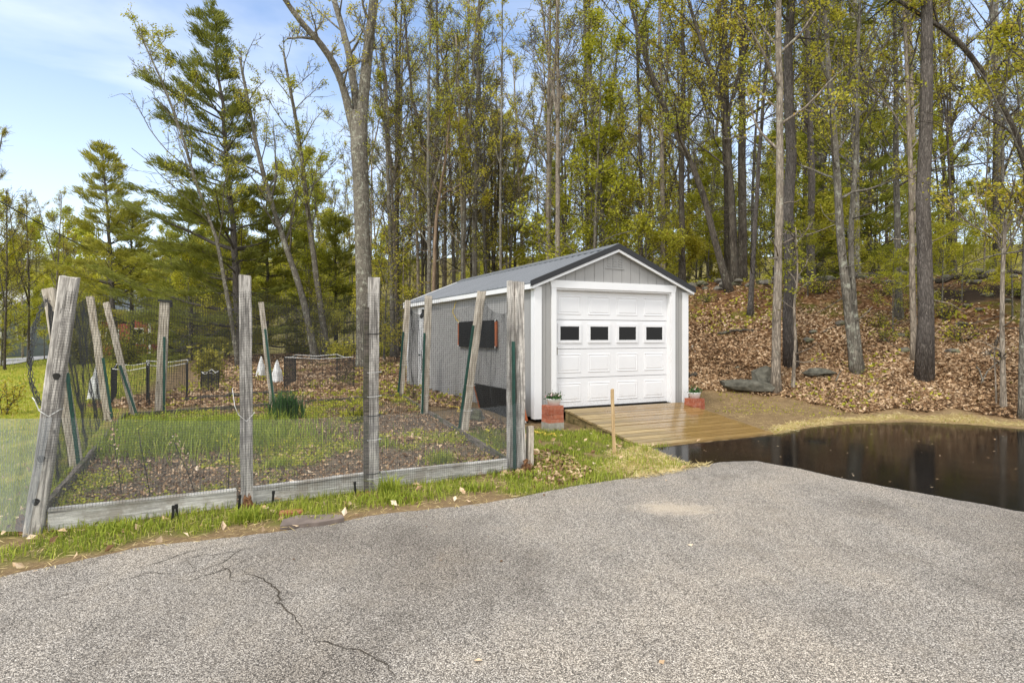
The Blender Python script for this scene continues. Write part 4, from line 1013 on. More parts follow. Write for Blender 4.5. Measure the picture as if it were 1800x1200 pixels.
# side door on the long wall
t0, t1, zt = 5.67, 6.65, 2.37
sd = MB(); sd.box((-.03, t0+.1, ZB+.03), (-.0165, t1-.1, zt-.1))
for z0_, z1_ in ((.5, 1.15), (1.3, 2.1)):
    sd.box((-.034, t0+.22, z0_), (-.0303, t1-.22, z1_))
sdo = sd.build('side_door', M['door_white'], shed)
dt = MB(); dt.box((-.042, t0, ZB), (-.018, t0+.095, zt-.096)); dt.box((-.042, t1-.095, ZB), (-.018, t1, zt-.096)); dt.box((-.044, t0-.01, zt-.095), (-.018, t1+.01, zt)); dt.build('door_frame', M['white'], sdo)
kn = MB(); kn.tube([(-.031, t1-.16, 1.1), (-.06, t1-.16, 1.1), (-.075, t1-.16, 1.1), (-.085, t1-.16, 1.1)], [.015, .012, .028, .02], 10); kn.build('door_knob', M['blacktrim'], sdo)
lp = MB(); lp.box((-.09, t0+.45, 2.2), (-.045, t0+.53, 2.32)); lp.tube([(-.07, t0+.49, 2.2), (-.1, t0+.49, 2.14), (-.12, t0+.49, 2.08)], [.05, .055, .03], 10)
lp.build('wall_lamp', M['blacktrim'], shed)

# ramp in front of the door
RX0, RX1, RL = .16+.397, 2.83+.397, 2.17
ramp = empty('wooden_ramp', (S0[0], S0[1], 0), SR); tag(ramp, 'wet wooden plank ramp leading up to the white garage door', 'ramp')
zt0, zt1 = ZF-.006, .03
rz = lambda y: zt0 + (zt1-zt0)*(-y-.05)/RL
db = MB(); y = -.05; w = RL/15
for k in range(15):
    ya, yb = -.05-k*w, -.05-(k+1)*w+.02
    jx = random.uniform(-.008, .008); jz = random.uniform(-.003, .003)
    v = [(RX0+jx, ya, rz(ya)+jz), (RX1+jx, ya, rz(ya)+jz), (RX1+jx, yb, rz(yb)+jz), (RX0+jx, yb, rz(yb)+jz)]
    v = np.array(v); db.add(np.concatenate([v, v-[0, 0, .032]]), [(0, 3, 2, 1), (4, 5, 6, 7), (0, 1, 5, 4), (1, 2, 6, 5), (2, 3, 7, 6), (3, 0, 4, 7)], tint=random.random())
db.build('deck', M['deck'], ramp)
for x in (RX0+.02, (RX0+RX1)/2-.02, RX1-.06):
    sb = MB(); v = []
    for xx in (x, x+.042):
        v += [(xx, -.05, rz(-.05)-.036), (xx, -.05-RL, rz(-.05-RL)-.036), (xx, -.05-RL, -.02), (xx, -.05, .02)]
    sb.add(v, [(0, 1, 2, 3), (7, 6, 5, 4), (0, 4, 5, 1), (1, 5, 6, 2), (2, 6, 7, 3), (3, 7, 4, 0)]); sb.build('stringer', M['stringer'], ramp)

# brick piers with planters
def brick_pier(label, x, y, zb, courses, block):
    o = empty('brick_pier', (x, y, zb), SR); tag(o, label, 'brick pier'); o.scale = (.84, .84, 1)
    z = 0
    if block:
        mb = MB(); mb.box((-.17, -.15, -.12), (.17, .15, .1)); mb.build('concrete_block', M['concrete'], o); z = .101
    mb = MB()
    for c in range(courses):
        for j in range(3 if c % 2 else 2):
            if c % 2: lo, hi = (-.165+j*.111, -.15), (-.165+j*.111+.107, .15)
            else: lo, hi = (-.165, -.15+j*.151), (.165, -.15+j*.151+.147)
            jx, jy = random.uniform(-.006, .006), random.uniform(-.006, .006)
            mb.box((lo[0]+jx, lo[1]+jy, z), (hi[0]+jx, hi[1]+jy, z+.066), tint=random.random())
        z += .069
    mb.build('brick', M['brick'], o); return z
def planter(label, x, y, zb, pink):
    o = empty('planter', (x, y, zb), SR); tag(o, label, 'planter')
    mb = MB(); th = np.linspace(0, 2*math.pi, 25)[:-1]
    prof = [(.085, 0), (.11, .09), (.118, .1), (.118, .112), (.106, .112), (.1, .085)]
    v = np.array([(rr*1.15*math.cos(t_), rr*.8*math.sin(t_), z_) for rr, z_ in prof for t_ in th])
    q = [(a*24+k, a*24+(k+1) % 24, a*24+24+(k+1) % 24, a*24+24+k) for a in range(5) for k in range(24)]
    mb.add(v, q); mb.fan([k for k in range(24)][::-1]); mb.fan([120+k for k in range(24)]); mb.build('pot', M['pot'], o, True)
    K = MB(); r = np.random.default_rng(int(x*100) % 97); n = 420
    c = np.stack([r.normal(size=n)*.065, r.normal(size=n)*.05, .1+np.abs(r.normal(size=n))*.045], 1); K.leaves(c, r.uniform(.012, .026, n), .5); K.build('foliage', M['iris'], o)
    fl = MB(); n = 60 if pink else 14
    c = np.stack([r.normal(size=n)*.07, r.normal(size=n)*.055, .15+np.abs(r.normal(size=n))*.025], 1); fl.leaves(c, r.uniform(.01, .018, n), .8); fl.build('flowers', M['flower'], o)
px_, py_ = .67, 9.92; zt_ = brick_pier('tall brick pier on a grey block beside the left foot of the garage door', px_, py_, .1, 4, True)
planter('white planter of pink and white flowers on the tall brick pier', px_+.02, py_, .1+zt_, True)
qx, qy = 3.50, 11.52; zt_ = brick_pier('low brick pier right of the ramp by the shed corner', qx, qy, .22, 3, False)
planter('white planter of green leaves on the low brick pier', qx, qy, .22+zt_, False)

# portable solar panels
def solar(label, loc, rot):
    o = empty('solar_panel', loc); o.rotation_euler = rot; tag(o, label, 'solar panel')
    mb = MB(); nx_ = 4; L, H = 2.08, .55
    for k in range(4):
        a = -L/2+.06 + k*(L-.12)/4
        mb.box((a+.002, -.014, 0), (a+(L-.12)/4-.002, .014, H))
    mb.build('panel', M['solar'], o)
    for s in (-1, 1):
        e = MB(); e.box((s*(L/2-.03)-.028, -.017, .03), (s*(L/2-.03)+.028, .017, H-.03)); e.build('edge_strip', M['orange'], o)
        gm = MB()
        for z in (.015, H-.015): gm.tube([(s*(L/2-.035), -.02, z), (s*(L/2-.035), .02, z)], [.022, .022], 10)
        gm.build('grommet', M['tie_white'], o)
        cap = MB(); cap.box((s*(L/2-.03)-.032, -.016, 0), (s*(L/2-.03)+.032, .016, .029)); cap.box((s*(L/2-.03)-.032, -.016, H-.029), (s*(L/2-.03)+.032, .016, H)); cap.build('corner_patch', M['solar'], o)
p = shed_xy(-.06, 2.52); solar('black folding solar panel with orange ends hung on the grey shed wall', (p[0], p[1], 1.38), (0, 0, SR+math.pi/2))
p = shed_xy(-.19, .96); solar('black folding solar panel with orange ends leaning at the foot of the shed wall', (p[0], p[1], .14), (math.radians(-15), 0, SR+math.pi/2))
def rope(name, label, pts, rad=.008, mat='rope', cat='rope'):
    mb = MB(); p = polyline(np.array(pts), 40); p[1:-1] += rng.normal(size=(38, 3))*.008; mb.tube(p, np.full(40, rad), 6); return tag(mb.build(name, M[mat]), label, cat)
def sw3(lx, ly, z): q = shed_xy(lx, ly); return np.array([q[0], q[1], z])
rope('rope', 'yellow rope tied from the eave down to the hung solar panel', [sw3(-.05, 3.75, 2.4), sw3(-.07, 3.9, 2.15), sw3(-.06, 3.72, 2.0), sw3(-.06, 3.5, 1.92)], .009)
rg = []
for k in range(26):
    lx = -.75 + .25*math.sin(k*2.1); ly = .9+k*.14; q = shed_xy(lx, ly); rg.append((q[0], q[1], gz(*q)+.03+.02*math.sin(k)))
rope('rope', 'tangled yellow rope lying along the ground by the shed wall', rg, .012)
rg = []
for k in range(9):
    q = np.array([.32+.1*k*.5, 9.55-.02*k]) + .08*np.array([math.sin(k*2.3), math.cos(k*1.9)]); rg.append((q[0], q[1], gz(*q)+.02))
rope('rope', 'short bit of yellow rope in the grass by the tall brick pier', rg, .012)

# ------------------------------------------------------------------ garden fence
def post(label, pb, pt, w, mat='post', seed=0, name='fence_post', cat='fence post', yaw=SR, chip=True):
    pb, pt = np.array(pb, float), np.array(pt, float); ax = pt-pb; L = np.linalg.norm(ax)
    o = empty(name, tuple(pb)); tag(o, label, cat, None)
    z = ax/L; x = np.array([math.cos(yaw), math.sin(yaw), 0]); x -= z*(x@z); x /= np.linalg.norm(x); y = np.cross(z, x)
    o.rotation_mode = 'QUATERNION'; o.rotation_quaternion = Matrix((x, y, z)).transposed().to_quaternion()
    r = np.random.default_rng(seed+7); n = 10; zs = np.linspace(-.25, L, n); h = w/2; ch = w*.07
    prof = [(-h+ch, -h), (h-ch, -h), (h, -h+ch), (h, h-ch), (h-ch, h), (-h+ch, h), (-h, h-ch), (-h, -h+ch)]
    v = []
    for i_, zz in enumerate(zs):
        dx, dy = (r.normal(size=2)*.003); s = 1 + r.normal()*.015
        for a, b_ in prof: v.append((a*s+dx, b_*s+dy, zz + (r.normal()*.006 if i_ == n-1 else 0)))
    mb = MB(); k = 8
    q = [(i_*k+j, i_*k+(j+1) % k, (i_+1)*k+(j+1) % k, (i_+1)*k+j) for i_ in range(n-1) for j in range(k)]
    mb.add(v, q); mb.fan([(n-1)*k+j for j in range(k)])
    body = mb.build('post_body' if False else 'timber', M[mat], o)
    return o, L
def tie(o, z, w, mat='tie_black', name='cable_tie', rad=.005, sag=0., tail=0):
    mb = MB(); h = w/2+.008; p = [(-h, -h-sag*.3, z), (0, -h-.004, z-sag), (h, -h, z+.01), (h, h, z), (-h, h, z), (-h, -h, z)]
    mb.tube(p, np.full(6, rad), 5)
    if tail: mb.tube([(-h, -h, z), (-h-.03, -h-.03, z+.08), (-h-.05, -h-.02, z+tail)], [rad]*3, 5)
    mb.build(name, M[mat], o)
def tpost(label, pb, pt, yaw=SR):
    pb, pt = np.array(pb, float), np.array(pt, float); ax = pt-pb; L = np.linalg.norm(ax)
    o = empty('metal_stake', tuple(pb)); tag(o, label, 'metal stake')
    z = ax/L; x = np.array([math.cos(yaw), math.sin(yaw), 0]); x -= z*(x@z); x /= np.linalg.norm(x); y = np.cross(z, x)
    o.rotation_mode = 'QUATERNION'; o.rotation_quaternion = Matrix((x, y, z)).transposed().to_quaternion()
    mb = MB(); mb.box((-.021, -.004, -.2), (.021, .002, L)); mb.box((-.003, .0021, -.2), (.003, .032, L))
    for k in range(int(L/.055)): mb.box((-.008, -.009, .1+k*.055), (.008, -.0041, .1+k*.055+.02)) if .1+k*.055+.02 < L else None
    mb.build('rail', M['tpost'], o)
    cp = MB(); cp.box((-.0225, -.0055, L-.09), (.0225, -.0042, L-.005)); cp.build('tip', M['tpost'], o)
    return o
def PB(u, v, Y): p = P(u, v, Y); p[2] = min(p[2], gz(p[0], p[1])); return p
oA, L = post('thick weathered post leaning right at the near left garden corner, with dark knots', PB(60, 935, 4.96), P(123, 487, 5.05), .125, seed=1)
for zk, xk in ((1.3, .015), (.62, -.01), (.27, -.005)):
    kb = MB(); a_ = np.linspace(0, 6.283, 15)[:-1]; v = [(xk+.026*math.cos(t_)*(1+.2*math.sin(3*t_)), -.0665, zk+.03*math.sin(t_)) for t_ in a_] + [(xk+.021*math.cos(t_), -.0715, zk+.024*math.sin(t_)) for t_ in a_]
    kb.add(v, [(i_, (i_+1) % 14, 14+(i_+1) % 14, 14+i_) for i_ in range(14)]); kb.fan(list(range(14, 28))); kb.build('knot', M['skid'], oA)
tie(oA, 1.02, .125, 'tie_white', 'twist_tie', .004, .05, .1)
o2, L = post('upright split grey post, second along the front edge from the leaning corner', PB(434, 892, 5.72), P(431, 484, 5.74), .108, seed=2)
tie(o2, .9, .125, 'tie_white', 'twist_tie', .003, .07, .25)
o3, L = post('grey post in front of the big forked tree, bound with black ties', PB(655, 864, 6.3), P(657, 488, 6.32), .105, seed=3)
for z in (.2, .8, 1.65): tie(o3, z, .12)
for z in (.15, .55, 1.0, 1.25): tie(o3, z, .125, 'tie_white', 'wire_tie', .0025)
o3b, L = post('dark thin batten strapped against the left of the tied grey post', PB(644, 862, 6.25), P(643, 540, 6.27), .05, 'board_dark', seed=33)
oB, L = post('stout pale post at the near right garden corner before the shed', PB(913, 826, 7.31), P(911, 496, 7.33), .12, 'post', seed=4)
oBb, L = post('narrow weathered post pressed against the left of the stout corner post', PB(897, 826, 7.27), P(898, 494, 7.29), .075, 'post', seed=5)
side_posts = [((815, 752, 9.57), (846, 512, 9.57), (806, 757, 9.5), (832, 572, 9.5), 'tan post leaning right in front of the hung solar panel'),
    ((746, 726, 11.3), (753, 520, 11.3), (742, 729, 11.2), (746, 585, 11.2), 'tan post in front of the white side door'),
    ((704, 696, 13.9), (717, 528, 13.9), (699, 705, 13.8), (709, 583, 13.8), 'grey post at the far right garden corner by the shed end')]
for k, (a, b_, c, d, lab) in enumerate(side_posts):
    o, L = post(lab, PB(*a), P(*b_), .115, 'post_tan', seed=10+k)
    for z in (.35, .75): tie(o, z, .13, 'tie_white', 'wire_tie', .0025)
    tpost('green metal stake tied to the ' + ['post before the hung solar panel', 'post before the white side door', 'post at the far right garden corner'][k], PB(*c), P(*d))
tpost('green metal stake on the front of the stout corner post', PB(905, 832, 7.2), P(902, 600, 7.2)); tpost('green metal stake on the right side of the stout corner post', PB(919, 815, 7.4), P(918, 603, 7.38), SR+1.57)
left_posts = [((136, 815, 7.3), (86, 508, 7.3), (139, 816, 7.25), (118, 655, 7.2), 'tan post hidden behind the leaning corner post', .125),
    ((191, 731, 10.6), (158, 521, 10.6), (198, 728, 10.5), (181, 629, 10.5), 'tan post leaning left, first of the slanting pair', .11),
    ((237, 722, 11.), (186, 532, 11.), (242, 725, 10.9), (211, 642, 10.9), 'tan post leaning left, thinner of the slanting pair', .1),
    ((281, 709, 11.7), (290, 530, 11.7), (288, 707, 11.6), (289, 592, 11.6), 'upright post with a black cap at the back of the garden', .17),
    ((480, 690, 12.26), (459, 531, 12.26), (482, 690, 12.2), (466, 578, 12.2), 'slim leaning post at the middle of the back edge by the white cones', .1)]
for k, (a, b_, c, d, lab, w) in enumerate(left_posts):
    slab_ = ['tan post hidden behind the leaning corner post', 'first of the slanting pair of posts', 'thinner of the slanting pair of posts', 'upright black-capped post', 'slim leaning post by the white cones'][k]
    o, L = post(lab, PB(*a), P(*b_), w, 'post_tan', seed=20+k)
    if 'cap' in lab:
        cp = MB(); cp.box((-.11, -.11, L-.01), (.12, .11, L+.035)); cp.box((.09, -.04, L-.1), (.13, .04, L-.011)); cp.build('cap', M['tie_black'], o)
    tpost('green metal stake beside the ' + slab_, PB(*c), P(*d))
# rotten chunks and stub posts at the feet
def chunk(label, u, v, Y, s, mat='rot', seed=0, cat='rotten wood', name='rotten_wood'):
    mb = MB(); r = np.random.default_rng(seed)
    for k in range(60):
        c = r.normal(size=3)*np.array(s)*.28; h = np.array([.006, .004, .022])*r.uniform(.5, 1.6)
        a = r.normal()*.5; R = np.array([[math.cos(a), 0, math.sin(a)], [0, 1, 0], [-math.sin(a), 0, math.cos(a)]])
        mb.box(-h, h, R=R, at=c)
    rock_mb(mb, np.array([0, 0, -.03]), np.array(s)*np.array([.5, .5, .42]), seed, sub=3)
    p = P(u, v, Y); o = mb.build(name, M[mat]); o.location = (p[0], p[1], gz(p[0], p[1]) + s[2]*.4); return tag(o, label, cat)
chunk('orange rotten wood crumbling at the foot of the leaning corner post', 42, 915, 4.93, (.09, .08, .16), seed=1)
chunk('orange rotten wood at the foot of the second front post', 436, 886, 5.62, (.08, .05, .13), seed=2)
chunk('reddish rotten wood at the foot of the stout corner post', 925, 815, 7.22, (.09, .08, .15), seed=3)
post('short brown stub of timber right of the stout corner post', PB(931, 822, 7.4), P(932, 748, 7.4), .075, 'post_tan', seed=40, name='timber_stub', cat='timber stub')
# edge boards
def eboard(label, a, b_, h, th=.045, mat='board', z0=-.03, zoff=0):
    a, b_ = np.array(a), np.array(b_); L = np.linalg.norm(b_-a); yaw = math.atan2(b_[1]-a[1], b_[0]-a[0])
    za, zb = gz(*a), gz(*b_); o = empty('edge_board', (a[0], a[1], 0), yaw); tag(o, label, 'edging board')
    mb = MB(); n = max(4, int(L/.25)); v = []; r = np.random.default_rng(int(L*1000) % 991)
    for k in range(n+1):
        t = k/n; zz = za+(zb-za)*t; j = r.normal()*.004
        for yy, hh in ((0, z0), (th, z0), (th, h), (.006, h), (0, h-.006)): v.append((L*t, yy+j, zz+hh+zoff + (r.normal()*.004 if hh > 0 else 0)))
    q = [(k*5+j, (k+1)*5+j, (k+1)*5+(j+1) % 5, k*5+(j+1) % 5) for k in range(n) for j in range(5)]
    mb.add(v, q); mb.add(v[:5], t=[(0, 1, 2), (0, 2, 3), (0, 3, 4)]); mb.add(v[-5:], t=[(2, 1, 0), (3, 2, 0), (4, 3, 0)])
    mb.build('plank', M[mat], o)
    cp = MB(); v = []
    if mat == 'board':
        for k in range(n+1):
            t = k/n; zz = za+(zb-za)*t
            for yy, hh in ((-.012, h+.006), (th+.02, h+.006), (th+.02, h+.026), (-.012, h+.026)): v.append((L*t, yy, zz+hh+zoff+r.normal()*.002))
        q = [(k*4+j, (k+1)*4+j, (k+1)*4+(j+1) % 4, k*4+(j+1) % 4) for k in range(n) for j in range(4)]
        cp.add(v, q); cp.build('cap_strip', M['board'], o)
    return o
def lerp2(a, b_, t): return (a[0]+(b_[0]-a[0])*t, a[1]+(b_[1]-a[1])*t)
eboard('weathered white-grey edging board between the leaning post and the second post', (-3.86, 5.0), (-2.62, 5.72), .15); 
eboard('weathered grey edging board between the second post and the tied post', (-2.5, 5.79), (-1.55, 6.34), .15)
eboard('pale grey edging board between the tied post and the stout corner post', (-1.42, 6.42), (-.06, 7.18), .13)
eboard('dark low edging board along the shed side of the garden', GB, GC_, .1, mat='board_dark')
eboard('dark low edging board along the back of the garden', GD, GC_, .08, mat='board_dark')
eboard('dark low edging board along the lawn side of the garden', GA, GD, .08, mat='board_dark')
for k, (u, v, Y, lab) in enumerate([(303, 905, 5.25, 'rusty peg against the middle of the first edging board'), (312, 900, 5.3, 'rusty peg right of the other middle peg on the first edging board'), (479, 890, 5.72, 'black peg right of the second front post'), (625, 862, 6.12, 'black peg just left of the tied grey post'), (420, 892, 5.6, 'black peg just left of the second front post')]):
    x = (u-900)/F*Y; mb = MB(); mb.box((-.011, -.004, -.12), (.011, .004, .15)); mb.box((-.014, -.007, .12), (.014, -.0041, .15)); o = mb.build('peg', M['tie_black']); o.location = (x, Y, gz(x, Y)); o.rotation_euler = (0, .06*(-1)**k, SR); tag(o, lab, 'peg')
# slate and brick slabs on the verge
def slab(label, u, v, poly, th, mat='slate', name='slate_slab', tilt=(.03, -.02)):
    b_ = G(u, v); mb = MB(); mb.prism(poly, -.01, th); o = mb.build(name, M[mat]); o.location = tuple(b_ + [0, 0, .012]); o.rotation_euler = (tilt[0], tilt[1], .35); return tag(o, label, 'slab')
slab('dark slate slab lying on the verge at the drive edge', 549, 918, [(-.26, -.1), (.05, -.13), (.26, -.09), (.25, .0), (.13, .06), (-.12, .13), (-.24, .06)], .025)
slab('flat reddish brick sunk in the verge above the slate slab', 512, 903, [(-.1, -.05), (.1, -.05), (.1, .05), (-.1, .05)], .01, 'brick', 'brick', (0, 0))
# wooden survey stake
o, L = post('slim bare wooden stake standing in the grass before the ramp', PB(1080, 806, 8.15), P(1076, 684, 8.17), .036, 'stake', seed=50, name='wooden_stake', cat='stake')

# nets: real strands
def net(name, label, cols, sp=.024, rad=.0012, mat='net', noise_=.02, sag=.12, seed=0, step=4, cat='netting', group=None, bottom_wave=0.):
    """cols: list of (bottom xyz, top xyz) anchors along the run"""
    B = np.array([c[0] for c in cols], float); T = np.array([c[1] for c in cols], float)
    L = np.concatenate([[0], np.cumsum(np.linalg.norm(np.diff(B, axis=0), axis=1))]); H = np.mean(np.linalg.norm(T-B, axis=1))
    nv, nh = int(L[-1]/sp), int(H/sp)
    def S(s, t):
        s = np.asarray(s, float); t = np.asarray(t, float)
        b_ = np.stack([np.interp(s, L, B[:, k]) for k in range(3)], -1); tp = np.stack([np.interp(s, L, T[:, k]) for k in range(3)], -1)
        i_ = np.clip(np.searchsorted(L, s)-1, 0, len(L)-2); loc = (s-L[i_])/(L[i_+1]-L[i_]+1e-9)
        p = b_ + (tp-b_)*t[..., None]
        belly = 4*loc*(1-loc)
        p[..., 2] -= belly*sag*t**2*(.7+.6*vnoise(s, s*0, .7, seed))
        nz = (fnoise(s, t*H, 1.3, seed+40)-.5)*2*noise_*(1+belly)
        d = np.interp(s, L, np.gradient(B[:, 0])), np.interp(s, L, np.gradient(B[:, 1])); m = np.hypot(*d)+1e-9
        p[..., 0] += -d[1]/m*nz; p[..., 1] += d[0]/m*nz
        p[..., 2] += (vnoise(s, t*H, 2.5, seed+60)-.5)*.02*t
        return p
    mb = MB()
    for k in range(nv+1):
        s = np.full(max(4, nh//step), min(L[-1], k*sp)); t = np.linspace(0, 1, len(s)); mb.tube(S(s, t), np.full(len(s), rad), 3, cap=False)
    for k in range(nh+1):
        m = max(4, nv//step); s = np.linspace(0, L[-1], m); t = np.full(m, k/nh); mb.tube(S(s, t), np.full(m, rad), 3, cap=False)
    return tag(mb.build(name, M[mat]), label, cat, group)
off = np.array([.07*math.sin(math.radians(30)), -.07*math.cos(math.radians(30))])
def col(x, y, z1, o=off): return ((x+o[0], y+o[1], gz(x, y)+.0), (x+o[0], y+o[1], z1))
fa = ((-3.98+off[0], 4.96+off[1], .165), P(117, 512, 4.94)); fb = ((-2.51+off[0], 5.73+off[1], .165), P(432, 512, 5.65)); fc = ((-1.46+off[0], 6.31+off[1], .03), P(656, 516, 6.23)); fd = ((.09+off[0], 7.3+off[1], .03), P(911, 522, 7.23))
net('garden_netting', 'black square-mesh netting along the front of the garden', [fa, fb, fc, fd], seed=1, sag=.05)
o_ = np.array([.06, .03])
rs = [((.12, 7.3, .02), P(917, 524, 7.33)), ((P(818, 752, 9.57)[0]+.07, 9.6, .12), P(850, 525, 9.6)), ((P(748, 726, 11.3)[0]+.07, 11.33, .15), P(757, 530, 11.33)), ((P(706, 696, 13.9)[0]+.07, 13.93, .2), P(720, 534, 13.93))]
net('garden_netting', 'black square-mesh netting between the garden and the grey shed wall', rs, seed=2, sag=.22, noise_=.035, rad=.0012)
bs = [((P(706, 696, 13.9)[0], 13.98, .2), P(717, 534, 13.98)), ((P(480, 690, 12.3)[0], 12.34, .2), P(459, 534, 12.34)), ((P(281, 709, 11.75)[0], 11.78, .2), P(290, 534, 11.78)), ((P(237, 722, 11.)[0]-.05, 11.05, .18), P(188, 536, 11.05))]
net('garden_netting', 'black square-mesh netting across the back of the garden', bs, seed=3, sag=.1, sp=.034, rad=.0018)
ls = [((-4.03, 4.98, .02), P(112, 540, 4.98)), ((P(136, 815, 7.3)[0]-.08, 7.3, .05), P(80, 520, 7.3)), ((P(191, 731, 10.6)[0]-.07, 10.6, .15), P(152, 524, 10.6)), ((P(237, 722, 11.)[0]-.05, 11.05, .18), P(180, 536, 11.05))]
net('garden_netting', 'black sagging netting along the lawn side of the garden', ls, seed=4, sag=.12, noise_=.045, sp=.03, rad=.0016)
lnet = bpy.context.scene.objects['garden_netting.003']
hm = MB(); hp_ = polyline(np.array([P(82, 525, 7.2), P(60, 570, 6.2), P(53, 640, 5.6), P(58, 690, 5.3), P(74, 712, 5.1)]), 24)
for k_ in range(9): hm.tube(hp_ + rng.normal(size=(24, 3))*.012 + rng.normal(size=3)*.01, np.full(24, .003), 3, cap=False)
hm.build('gathered_hem', M['net'], lnet)
o2_ = off*1.25
fl_ = [((-3.98+o2_[0], 4.96+o2_[1], .04), P(95, 735, 4.9)), ((-2.51+o2_[0], 5.73+o2_[1], .03), (-2.51+o2_[0], 5.73+o2_[1], .83)), ((-1.46+o2_[0], 6.31+o2_[1], .03), (-1.46+o2_[0], 6.31+o2_[1], .8)), ((.09+o2_[0], 7.3+o2_[1], .03), (.09+o2_[0], 7.3+o2_[1], .8))]
net('screen_netting', 'fine pale grey screen loosely hung low across the garden front and on the front posts', fl_, sp=.0105, rad=.0003, mat='net_grey', seed=5, sag=.01, step=8, noise_=.012)
net('screen_flap', 'loose pale grey screen flap hanging past the leaning corner post over the lawn', [((-4.12, 4.84, .05), P(-12, 737, 4.9)), ((-4.05, 4.86, .04), P(40, 738, 4.86)), ((-3.97+o2_[0], 4.95+o2_[1], .03), P(92, 735, 4.87))], sp=.0085, rad=.00115, mat='net_grey', seed=6, sag=.005, step=8, noise_=.02)
# cages and cones beyond the garden
def cage(label, pts, h, seed):
    o = empty('net_cage', (pts[0][0], pts[0][1], gz(*pts[0]))); tag(o, label, 'net cage')
    base = np.array([pts[0][0], pts[0][1], gz(*pts[0])]); mb = MB(); rad = .0022; sp = .04
    for a, b_ in zip(pts, pts[1:]+pts[:1]):
        a3, b3 = np.array([*a, gz(*a)])-base, np.array([*b_, gz(*b_)])-base; L = np.linalg.norm(b3-a3)
        for k in range(int(L/sp)):
            p = a3+(b3-a3)*k*sp/L; mb.tube([p, p+[0, 0, h]], [rad]*2, 3, cap=False)
        for k in range(int(h/sp)+1): mb.tube([a3+[0, 0, k*sp], (a3+b3)/2+[0, 0, k*sp-.02*k*sp], b3+[0, 0, k*sp]], [rad]*3, 3, cap=False)
    mb.build('mesh', M['net'], o)
    for a in pts: st = MB(); a3 = np.array([*a, gz(*a)])-base; st.tube([a3-[0, 0, .1], a3+[0, 0, h+.03]], [.014]*2, 5); st.build('stake', M['tie_black'], o)
    rm = MB()
    for a, b_ in zip(pts, pts[1:]+pts[:1]): a3, b3 = np.array([*a, gz(*a)])-base, np.array([*b_, gz(*b_)])-base; rm.tube([a3+[0, 0, h], (a3+b3)/2+[0, 0, h-.05], b3+[0, 0, h]], [.008]*3, 5)
    rm.build('rim_cord', M['tie_white'], o)
def gp(u, v): p = G(u, v); return (float(p[0]), float(p[1]))
cage('low black net cage with a white rim left of the big forked tree', [gp(500, 684), gp(622, 682), gp(592, 671), gp(520, 672)], .85, 1)
cage('low black net cage with a white rim behind the capped post', [gp(262, 712), gp(328, 704), gp(330, 690), gp(258, 694)], .82, 2)
cage('small black net ring around the yellow-green bush', [gp(354, 688), gp(366, 690), gp(384, 686), gp(372, 681)], .5, 3)
cage('grey net cage seen between the slanting posts behind the garden', [gp(196, 712), gp(258, 708), gp(262, 690), gp(205, 694)], .75, 4)
def cone(label, u, v, w, h, seed):
    b_ = G(u, v); mb = MB(); n = 4; r = np.random.default_rng(seed); ks = 6; v_ = []
    for k in range(ks+1):
        t = k/ks; rr = w*(1-t**1.6)*.98+.006
        for j in range(8):
            a = j*math.pi/4+.4; f = 1 if j % 2 == 0 else .8
            v_.append((rr*f*math.cos(a)+r.normal()*.008, rr*f*math.sin(a)+r.normal()*.008, h*t-.02 + (r.normal()*.015 if k == 0 else 0)))
    q = [(k*8+j, k*8+(j+1) % 8, k*8+8+(j+1) % 8, k*8+8+j) for k in range(ks) for j in range(8)]
    mb.add(v_, q); mb.fan([ks*8+j for j in range(8)]); o = mb.build('plant_cover', M['fabric_white']); o.location = tuple(b_); return tag(o, label, 'plant cover')
cone('white pointed plant cover left of the slim leaning post at the back', 459, 662, .17, .72, 1)
cone('white pointed plant cover right of the slim leaning post at the back', 487, 672, .18, .72, 2)
cone('white plant cover half hidden by the slanting pair of posts', 171, 702, .2, .85, 3)

# ------------------------------------------------------------------ far left: road, houses, power line
rp = [G(u, v)[:2] for u, v in ((-260, 668), (-60, 651), (30, 640), (90, 630.5), (130, 627), (130, 624.5), (90, 625.5), (30, 630), (-60, 640), (-260, 655))]
me = bpy.data.meshes.new('road'); seg = []
mb = MB(); topn = 5
for k in range(4):
    a0, a1 = rp[k], rp[k+1]; b0, b1 = rp[9-k], rp[8-k]
    m = 10
    for i_ in range(m):
        for j in range(6):
            def pt(s, t): x = (a0[0]*(1-s)+a1[0]*s)*(1-t)+(b0[0]*(1-s)+b1[0]*s)*t; y = (a0[1]*(1-s)+a1[1]*s)*(1-t)+(b0[1]*(1-s)+b1[1]*s)*t; return (x, y, gz(x, y)+.06)
            mb.add([pt(i_/m, j/6), pt((i_+1)/m, j/6), pt((i_+1)/m, (j+1)/6), pt(i_/m, (j+1)/6)], [(0, 1, 2, 3)])
tag(mb.build('road', plain('road_asphalt', (.3, .3, .31), .9, .15, 1)), kind='structure')

